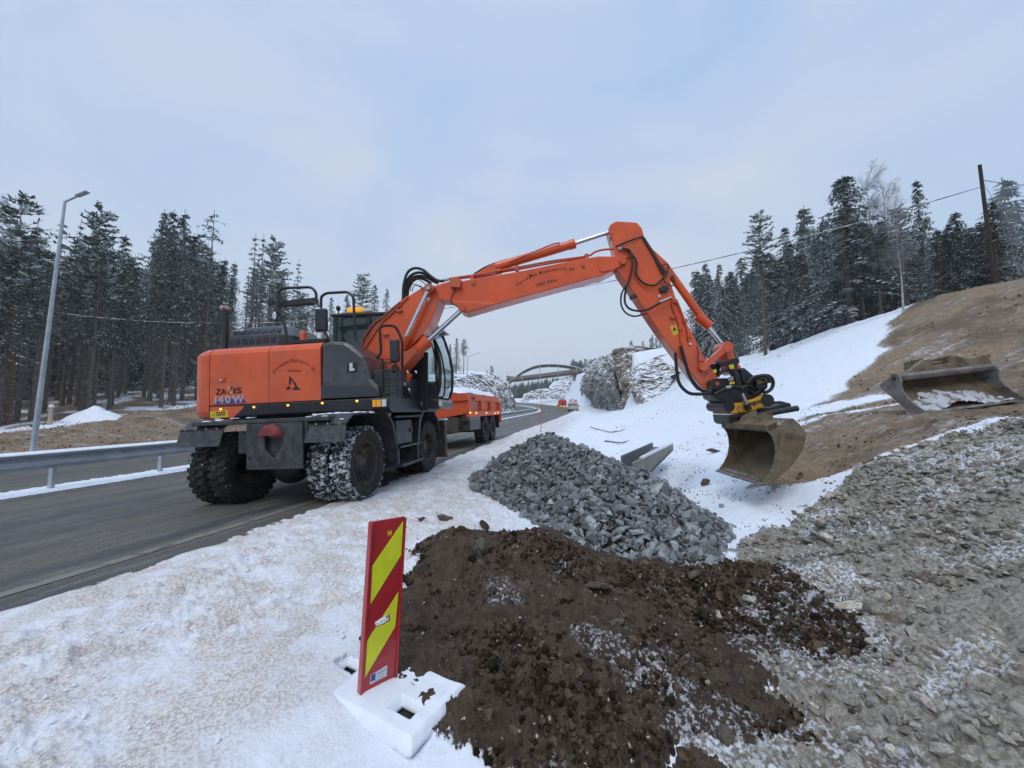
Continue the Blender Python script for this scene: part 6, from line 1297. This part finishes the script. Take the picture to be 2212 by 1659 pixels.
# ---------------- trees
BARK=mat('grey brown bark',(.085,.068,.055),(.17,.145,.125),scale=4,rough=.95,stretch=(5,5,.7),bump=.4,rvar=.2)
BARKP=mat('pine bark',(.085,.066,.052),(.15,.12,.095),scale=4,rough=.95,stretch=(5,5,.7),bump=.4,rvar=.2)
BIRB=mat('birch bark',(.42,.41,.39),(.12,.11,.10),scale=6,rough=.8,lo=.5,hi=.7)
NEE=mat('dark green needles',(.062,.080,.070),(.105,.128,.112),scale=3,rough=.85,spec=.15,rvar=.25,island=.4)
NEP=mat('grey green pine needles',(.065,.088,.072),(.115,.14,.12),scale=3,rough=.85,spec=.15,rvar=.25,island=.4)
FRO=mat('frosted needles',(.30,.34,.345),(.48,.52,.53),scale=4,rough=.9,spec=.1,rvar=.2,island=.3)
TWG=mat('dead twigs',(.10,.088,.078),(.19,.175,.165),scale=5,rough=.95,rvar=.2); TWF=mat('rimed twigs',(.26,.26,.265),(.42,.43,.44),scale=5,rough=.95)
def tree(seed,h,cs,R0,kind='spruce',frost=.3,lean=.0,dens=1.,deadfrac=1.,droop=.35,tr=.16):
    r=random.Random(seed); Vt=[];
    tm=MB(); bx=[(r.uniform(-.1,.1)*z/h+lean*(z/h)**2*h*.02) for z in(0,h*.3,h*.6,h)]
    tm.tube([(bx[0],0,-.4),(bx[1],0,h*.3),(bx[2],0,h*.6),(bx[3],0,h)],[tr*1.15,tr,tr*.95,tr*.9,tr*.85,tr*.78,tr*.72,tr*.66,tr*.58,tr*.5,tr*.42,tr*.34,tr*.26,tr*.18,tr*.1,.02],7)
    V=[];F=[];MI=[]
    def quad(p,d,s,L_,w,m):   # tapered spray
        n=len(V); a=p; b=p+d*L_*.5; c=p+d*L_
        V.extend([a-s*w*.25,a+s*w*.25,b+s*w*.55,c+s*w*.08,c-s*w*.08,b-s*w*.55]); F.append((n,n+1,n+2,n+5)); F.append((n+5,n+2,n+3,n+4)); MI.extend([m,m])
    z=h*.06
    while z<h*.985:
        live=z>h*cs; f_=(z-h*cs)/(h*(1-cs)) if live else 0
        if kind=='pine': Lb=R0*(1-abs(f_-.35)**1.4*1.0)*r.uniform(.6,1.1) if live else R0*r.uniform(.15,.55)
        else: Lb=(R0*(1-f_)**.8*r.uniform(.75,1.12)+.12) if live else R0*r.uniform(.35,.9)*(.6+.5*z/(h*cs+.01))
        nb=r.randint(4,6) if live else (r.randint(3,6) if r.random()<deadfrac else 0)
        for i in range(nb):
            a=r.uniform(0,6.283); d0=Vector((math.cos(a),math.sin(a),0)); side=Vector((-d0.y,d0.x,0)); up0=r.uniform(.0,.25) if kind!='pine' else r.uniform(.1,.6)
            if not live: up0=r.uniform(-.25,.05)
            L_=Lb*r.uniform(.7,1.1); nseg=max(3,int(L_/.28)); dr=droop*r.uniform(.7,1.3)
            def pt(t): return Vector((bx[1]*z/h,0,z))+d0*L_*t+Vector((0,0,L_*(up0*t-dr*t*t*1.3+(.25*dr)*t**4)))
            prev=pt(0)
            for k in range(nseg):
                p2=pt((k+1)/nseg); dd=(p2-prev); l=dd.length; dd.normalize(); wv_=.022 if not live else .03
                quad(prev,dd,side,l*1.05,wv_*(1.6-k/nseg),4 if (not live and r.random()<frost*.8) else 3); quad(prev,dd,Vector((0,0,1)),l*1.05,wv_*(1.6-k/nseg),3)
                t=(k+.5)/nseg
                if live and (t>.12):
                    m1=(2 if r.random()<frost*(.85+.9*t) else (1 if kind=='pine' else 0))
                    for sg in(-1,1):
                        if r.random()<dens*.95:
                            if kind=='pine': dv=(dd*r.uniform(.2,1)+side*sg*r.uniform(.3,1)+Vector((0,0,r.uniform(-.1,.7)))).normalized(); quad(prev.lerp(p2,r.random()),dv,(dd.cross(dv)+Vector((0,0,.3))).normalized(),r.uniform(.2,.38),r.uniform(.10,.18),m1)
                            else: dv=(dd*.7+side*sg*r.uniform(.5,1.1)+Vector((0,0,r.uniform(-.5,.1)))).normalized(); quad(prev.lerp(p2,r.random()),dv,dd.cross(dv).normalized().cross(dv).normalized(),r.uniform(.22,.42)*(1.15-.5*t),r.uniform(.07,.12),m1)
                    if kind!='pine' and r.random()<.8*dens: quad(prev.lerp(p2,.5),(Vector((0,0,-1))+dd*r.uniform(-.1,.5)).normalized(),dd,r.uniform(.15,.32),r.uniform(.06,.12),0)
                    if kind=='pine':
                        for _ in range(2): dv=Vector((r.uniform(-1,1),r.uniform(-1,1),r.uniform(.0,1))).normalized(); quad(p2,dv,dv.orthogonal().normalized(),r.uniform(.2,.35),.13,m1)
                elif not live and r.random()<.65:
                    sg=r.choice((-1,1)); dv=(dd*.8+side*sg*r.uniform(.5,1.2)+Vector((0,0,r.uniform(-.4,.2)))).normalized(); quad(prev,dv,Vector((0,0,1)),r.uniform(.2,.55),.022,4 if r.random()<frost else 3)
                prev=p2
        z+= (r.uniform(.24,.36) if live else r.uniform(.25,.5))/max(.5,dens)
    return tm,V,F,MI
TREES={}
def proto(key,bark,*a,**k):
    tm,V,F,MI=tree(*a,**k); me1=tm.mesh('trunk',[bark]); me2=fastmesh('crown',[tuple(v_) for v_ in V],F,[NEE,NEP,FRO,TWG,TWF],mi=MI); TREES[key]=(me1,me2,k.get('h') or a[1])
proto('spruceA',BARK,1,16,.42,1.75,frost=0.42); proto('spruceB',BARK,2,17,.50,1.5,frost=0.5); proto('spruceC',BARK,3,15,.35,1.9,frost=0.36)
proto('tallthin',BARK,4,17,.45,1.3,frost=.75,dens=.55); proto('deadspruce',BARK,5,16,.80,1.5,frost=.6,dens=.5); proto('pineA',BARKP,6,16,.55,1.9,kind='pine',frost=0.3,droop=.1); proto('pineB',BARKP,7,15,.6,1.7,kind='pine',frost=0.35,droop=.1)
proto('snowA',BARK,8,12,.06,2.9,frost=0.62,dens=1.2,droop=.5); proto('snowB',BARK,9,12,.08,2.5,frost=0.58,dens=1.2,droop=.5); proto('snowC',BARK,10,13,.10,3.5,frost=0.72,dens=1.25,droop=.55); proto('darkspruce',BARK,11,12,.10,2.3,frost=0.5,dens=1.1,droop=.45)
proto('small',BARK,12,5,.03,1.2,frost=.6,dens=.9)
def birch(seed,h,nm):
    r=random.Random(seed); tm=MB(); top=Vector((.2,.1,h)); tm.tube([(0,0,-.3),(.1,.05,h*.35),(-.05,0,h*.7),tuple(top)],[.12,.11,.10,.09,.08,.07,.06,.05,.045,.04,.035,.03,.025,.02,.015,.01],7)
    V=[];F=[];MI=[]
    def st_(p,d,L_,w,dep):
        n=4 if dep<2 else 3; pv_=p
        for k in range(n):
            d=(d+Vector((r.uniform(-.2,.2),r.uniform(-.2,.2),r.uniform(-.1,.12) if dep<2 else -.22))).normalized(); p2=pv_+d*L_/n; s_=d.orthogonal().normalized(); ww=w*(1-k/n*.7)
            for s2 in(s_,d.cross(s_)): m=len(V); V.extend([pv_-s2*ww,pv_+s2*ww,p2+s2*ww*.8,p2-s2*ww*.8]); F.append((m,m+1,m+2,m+3)); MI.append(4 if dep>0 else 3)
            if dep<3:
                for _ in range(2 if dep<2 else 3): st_(p2,(d+Vector((r.uniform(-.9,.9),r.uniform(-.9,.9),r.uniform(-.2,.5)))).normalized(),L_*r.uniform(.35,.6),w*.5,dep+1)
            pv_=p2
    for i in range(26):
        z=h*(.3+.68*i/26); a=r.uniform(0,6.28); st_(Vector((0,0,z)),Vector((math.cos(a)*.6,math.sin(a)*.6,.9)).normalized(),h*.22*(1.15-z/h*.8),.014,0)
    TREES[nm]=(tm.mesh('trunk',[BIRB]),fastmesh('crown',[tuple(v_) for v_ in V],F,[NEE,NEP,FRO,TWG,TWF],mi=MI),h)
birch(3,14,'birch')
rt_=random.Random(77)
KL={'spruceA':'spruce_tree','spruceB':'spruce_tree','spruceC':'spruce_tree','tallthin':'spruce_tree','deadspruce':'bare_spruce','pineA':'pine_tree','pineB':'pine_tree','snowA':'snowy_spruce','snowB':'snowy_spruce','snowC':'snowy_spruce','darkspruce':'spruce_tree','birch':'birch_tree','small':'young_spruce'}
def put(key,x,y,h,label,group=None,w=None):
    z=float(H(x,y))-.15; me1,me2,h0=TREES[key]; s_=h/h0; wx=s_*(w or 1)*rt_.uniform(.95,1.05)
    ro=empty(KL[key],Matrix.Translation((x,y,z))@Matrix.Rotation(rt_.uniform(0,6.28),4,'Z')@Matrix.Diagonal((wx,wx,s_,1)),label,'tree',group)
    for nm,me in(('trunk',me1),('crown',me2)): o=bpy.data.objects.new(nm,me); COL.objects.link(o); o.parent=ro
    return ro
def putpx(key,X_,Ytop,t_,label,group=None,w=None,Dd=None):   # stands at cross position t_ (or distance), top where the photo shows it
    r_=(X_-1106)/832.; 
    if Dd is None: Dd=t_/(r_*CB-SB)
    x=r_*Dd*1.004; y=Dd; top=atD('0',X_,Ytop,Dd).z; return put(key,atD('0',X_,Ytop,Dd).x*.35+x*.65 if 0 else x,y,max(3,top-float(H(x,y))+.15),label,group,w)
LT_=[('pineB',5,420,-29,'broad pine at the left edge of the picture'),('spruceC',45,480,-31,'dark spruce just left of the tall street lamp'),('tallthin',100,468,-33,'thin pale spruce right behind the tall street lamp'),('tallthin',138,472,-36,'thin pale spruce right of the tall street lamp'),('pineA',181,442,-31,'tall dark pine with side branches, right of the street lamp'),('spruceA',244,505,-33,'medium dark spruce in the gap right of the tall pine'),('spruceB',326,450,-33,'leftmost of the three tall spruces growing close together'),('spruceA',346,452,-34,'middle of the three tall spruces growing close together'),('spruceC',371,452,-32,'rightmost and darkest of the three close tall spruces'),('deadspruce',436,452,-31,'tall rimed spruce with drooping bare branches down its pale trunk'),('spruceB',490,563,-37,'short spruce right of the rimed bare spruce'),('tallthin',534,502,-37,'thin rimed spruce above the left part of the excavator'),('tallthin',552,504,-39,'second thin rimed spruce close to the first above the excavator'),('pineA',576,513,-36,'dark bushy pine right of the two thin spruces'),('tallthin',631,559,-38,'thin pale spruce behind the upper rail of the excavator'),('pineA',776,588,-40,'pine with a bare stem showing above the excavator cab'),('spruceC',742,632,-41,'small spruce left of the pine above the cab'),('spruceA',803,613,-41,'pointed spruce right of the pine above the cab'),('spruceC',829,620,-42,'rightmost spruce above the cab'),('spruceA',708,640,-41,'low spruce between the two upper rails of the excavator')]
for k,X_,Y_,t_,lab in LT_: putpx(k,X_,Y_,t_,lab)
SKX=[0,60,110,180,240,300,350,400,440,490,540,580,630,690,780,850]; SKY=[470,500,490,470,540,500,470,490,490,580,540,550,590,650,650,665]
keys=['spruceA','spruceB','spruceC','deadspruce','deadspruce','tallthin','pineA','pineB','spruceB']
for i in range(175):
    t_=-28.5-rt_.random()**1.3*34; X_=rt_.uniform(-120,860)
    if rt_.random()<.25: X_=rt_.uniform(-900,-120)
    ysk=float(np.interp(X_,SKX,SKY)); putpx(rt_.choice(keys),X_,ysk+rt_.uniform(12,75),t_,'tall narrow conifer in the dense forest on the left bank','conifers in the left forest')
# trees on the left rock hill
for k,X_,Y_,Dd,lab in [('darkspruce',948,727,68,'tall spruce on the left hill right behind the cab'),('darkspruce',938,735,70,'spruce hidden half behind the cab front'),('snowB',971,742,72,'small spruce left of the street lamp on the left hill'),('snowB',985,729,74,'tall spruce in the group of three on the left hill'),('pineA',1001,732,74,'rightmost tree on the left hill, with a bare lower stem'),('snowB',958,733,73,'second spruce right of the cab on the left hill'),('small',1062,788,97,'single small spruce on top of the left rock'),('small',1052,800,97,'tiny bush sized spruce beside the single small one')]: putpx(k,X_,Y_,0,lab,Dd=Dd,w=1.0)
# right side forest
def putr(key,cx,cy,bx_,by_,back,lab,group=None,w=None):
    w=w or (1.65 if key=='snowC' else 1.0 if key in('pineA','pineB','birch','small') else 1.4)
    X_,Yt=q('4a',cx,cy); p=hit(*q('4a',bx_,by_),HB); Dd=p.y+back; return putpx(key,X_,Yt,0,lab,group,w,Dd=Dd)
for a in [('pineA',182,350,228,1165,.5,'tall pine with a long bare trunk, leftmost on the right slope'),('spruceA',335,440,340,1120,6,'dark spruce between the bare trunk pine and the broad spruce'),('darkspruce',462,315,470,1075,3,'tall dark spruce under the overhead cable'),('snowC',712,140,700,1025,2.5,'broadest snowy spruce, tallest on the right slope'),('pineB',1045,318,1040,960,4,'dark pine right of the pale birch tree crown'),('snowA',935,400,930,985,5,'grey spruce between the broadest spruce and the pine'),('pineB',1180,400,1170,930,7,'low pine left of the leaning utility pole'),('small',1258,450,1250,880,2,'slim young spruce left of the utility pole'),('snowB',1390,352,1380,850,3,'frosted spruce just left of the utility pole'),('darkspruce',1335,440,1330,860,2,'small dark spruce between the frosted trees left of the pole'),('darkspruce',1620,290,1620,770,2,'dark spruce right of the utility pole'),('darkspruce',1705,150,1690,740,3,'tall dark spruce at the right edge of the picture'),('snowA',60,620,100,1170,12,'frosted spruce at the left end of the right forest'),('snowB',575,400,590,1060,6,'snowy spruce close left of the broadest spruce')]: putr(*a)
putr('birch',862,130,860,990,5,'bare frosted birch crown rising behind the broadest spruce'); putr('birch',960,165,960,980,6,'second bare birch crown right of the first one'); putr('birch',1025,330,1028,945,.6,'slender white birch trunk standing at the slope edge')
SRX=[-60,0,90,180,270,340,460,560,640,720,800,900,1040,1180,1260,1390,1500,1620,1707,1800]; SRY=[900,760,640,480,520,480,420,440,380,300,350,400,380,430,470,400,430,330,260,200]
kr=['snowA','snowB','darkspruce','spruceA','spruceC','snowC','pineB','spruceB']
for i in range(105):
    t_=-42-rt_.random()*36; X_=rt_.uniform(-60,860); ysk=float(np.interp(X_,SKX,SKY)); putpx(rt_.choice(['darkspruce','snowB','snowA']),X_,ysk+rt_.uniform(90,200),t_,'dark conifer deep inside the forest on the left bank','undergrowth conifers in the left forest',w=1.3)
for i in range(105):
    cx=rt_.uniform(-40,1720); by_=float(np.interp(cx,[-60,225,460,715,1040,1400,1700],[1130,1160,1075,1025,955,845,735])); yt=float(np.interp(cx,SRX,SRY))+rt_.uniform(30,230)
    putr(rt_.choice(kr),cx,yt,cx,by_+10,rt_.uniform(2.5,22),'frosted conifer standing in the forest on the right slope','conifers in the right forest')
for i in range(26):   # forest edge going back along the crest
    cx=rt_.uniform(-230,40); X_,Yt=q('4a',cx,rt_.uniform(640,800)); putpx(rt_.choice(kr),X_,Yt,0,'distant frosted conifer at the left end of the right forest','far conifers on the right crest',Dd=rt_.uniform(40,62))
for i in range(30):
    x=rt_.uniform(24,60); y=rt_.uniform(2,26); put(rt_.choice(kr),x,y,rt_.uniform(8,12),'tall conifer in the forest beyond the right edge','conifers beyond the right edge')
# sparse trees on the right hill top and beyond
for X_,Y_,Dd,k in [(1346,764,66,'small'),(1354,750,66,'snowB'),(1364,752,67,'pineB'),(1391,735,70,'small'),(1408,728,68,'small'),(1412,722,68,'snowB'),(1420,728,70,'small'),(1428,730,69,'snowA'),(1436,722,70,'snowB'),(1319,768,95,'small'),(1366,748,66,'small')]:
    x=(X_-1106)/832*Dd; hb=1.8; ro=putpx(k,X_,Y_,0,'small dark tree on the crest above the right rock cutting','small trees on the right crest',Dd=Dd)
for i in range(46):
    X_=rt_.uniform(1238,1306); Dd=rt_.uniform(150,185); putpx(rt_.choice(['spruceA','snowA','pineB','darkspruce']),X_,rt_.uniform(772,797),0,'hazy tree in the grove beyond the right end of the bridge','trees beyond the bridge',Dd=Dd,w=1.3)
# far wooded hillside under the bridge, seen as one mass
def farwood():
    r=np.random.RandomState(5); n=1500; X_=r.uniform(1098,1300,n); Dd=r.uniform(215,400,n); V=[];F=[]
    base=[]; 
    for i in range(7): base.append([(math.cos(a)*(1-z/9.)*(1.1 if k%2 else .7),math.sin(a)*(1-z/9.)*(1.1 if k%2 else .7),z) for k,z in enumerate((0,.4,2.6,2.8,5,5.2,7.6,9)) for a in [6.283*j/6+k for j in range(6)]])
    for i in range(n):
        x=(X_[i]-1106)/832*Dd[i]; y=Dd[i]; z=float(HB(x,y))-.5; s_=r.uniform(.8,1.25)*(.85+(X_[i]-1098)/200*.75); b=base[i%7]; o=len(V); V.extend([(x+p[0]*s_*1.5,y+p[1]*s_*1.5,z+p[2]*s_) for p in b])
        for k in range(7):
            for j in range(6): F.append((o+k*6+j,o+k*6+(j+1)%6,o+k*6+6+(j+1)%6,o+k*6+6+j))
    o=link('far_wood',fastmesh('far_wood',V,F,[mat('far conifer wood',(.040,.058,.055),(.065,.082,.08),scale=.3,rough=.9,snow=.3,island=.3)])); tag(o,kind='stuff')
farwood()
hb=MB(); hb.bb(-960,960,-960,960,-4,75); hzo=hb.obj('haze'); hm=bpy.data.materials.new('winter air'); hm.use_nodes=True; ht_=hm.node_tree; ht_.nodes.clear()
pv_=nn(ht_,'ShaderNodeVolumePrincipled'); pv_.inputs['Color'].default_value=(.97,.985,1,1); pv_.inputs['Density'].default_value=.0009; pv_.inputs['Anisotropy'].default_value=.2; mo=nn(ht_,'ShaderNodeOutputMaterial'); ht_.links.new(pv_.outputs[0],mo.inputs['Volume']); hzo.data.materials.append(hm); tag(hzo,kind='stuff')
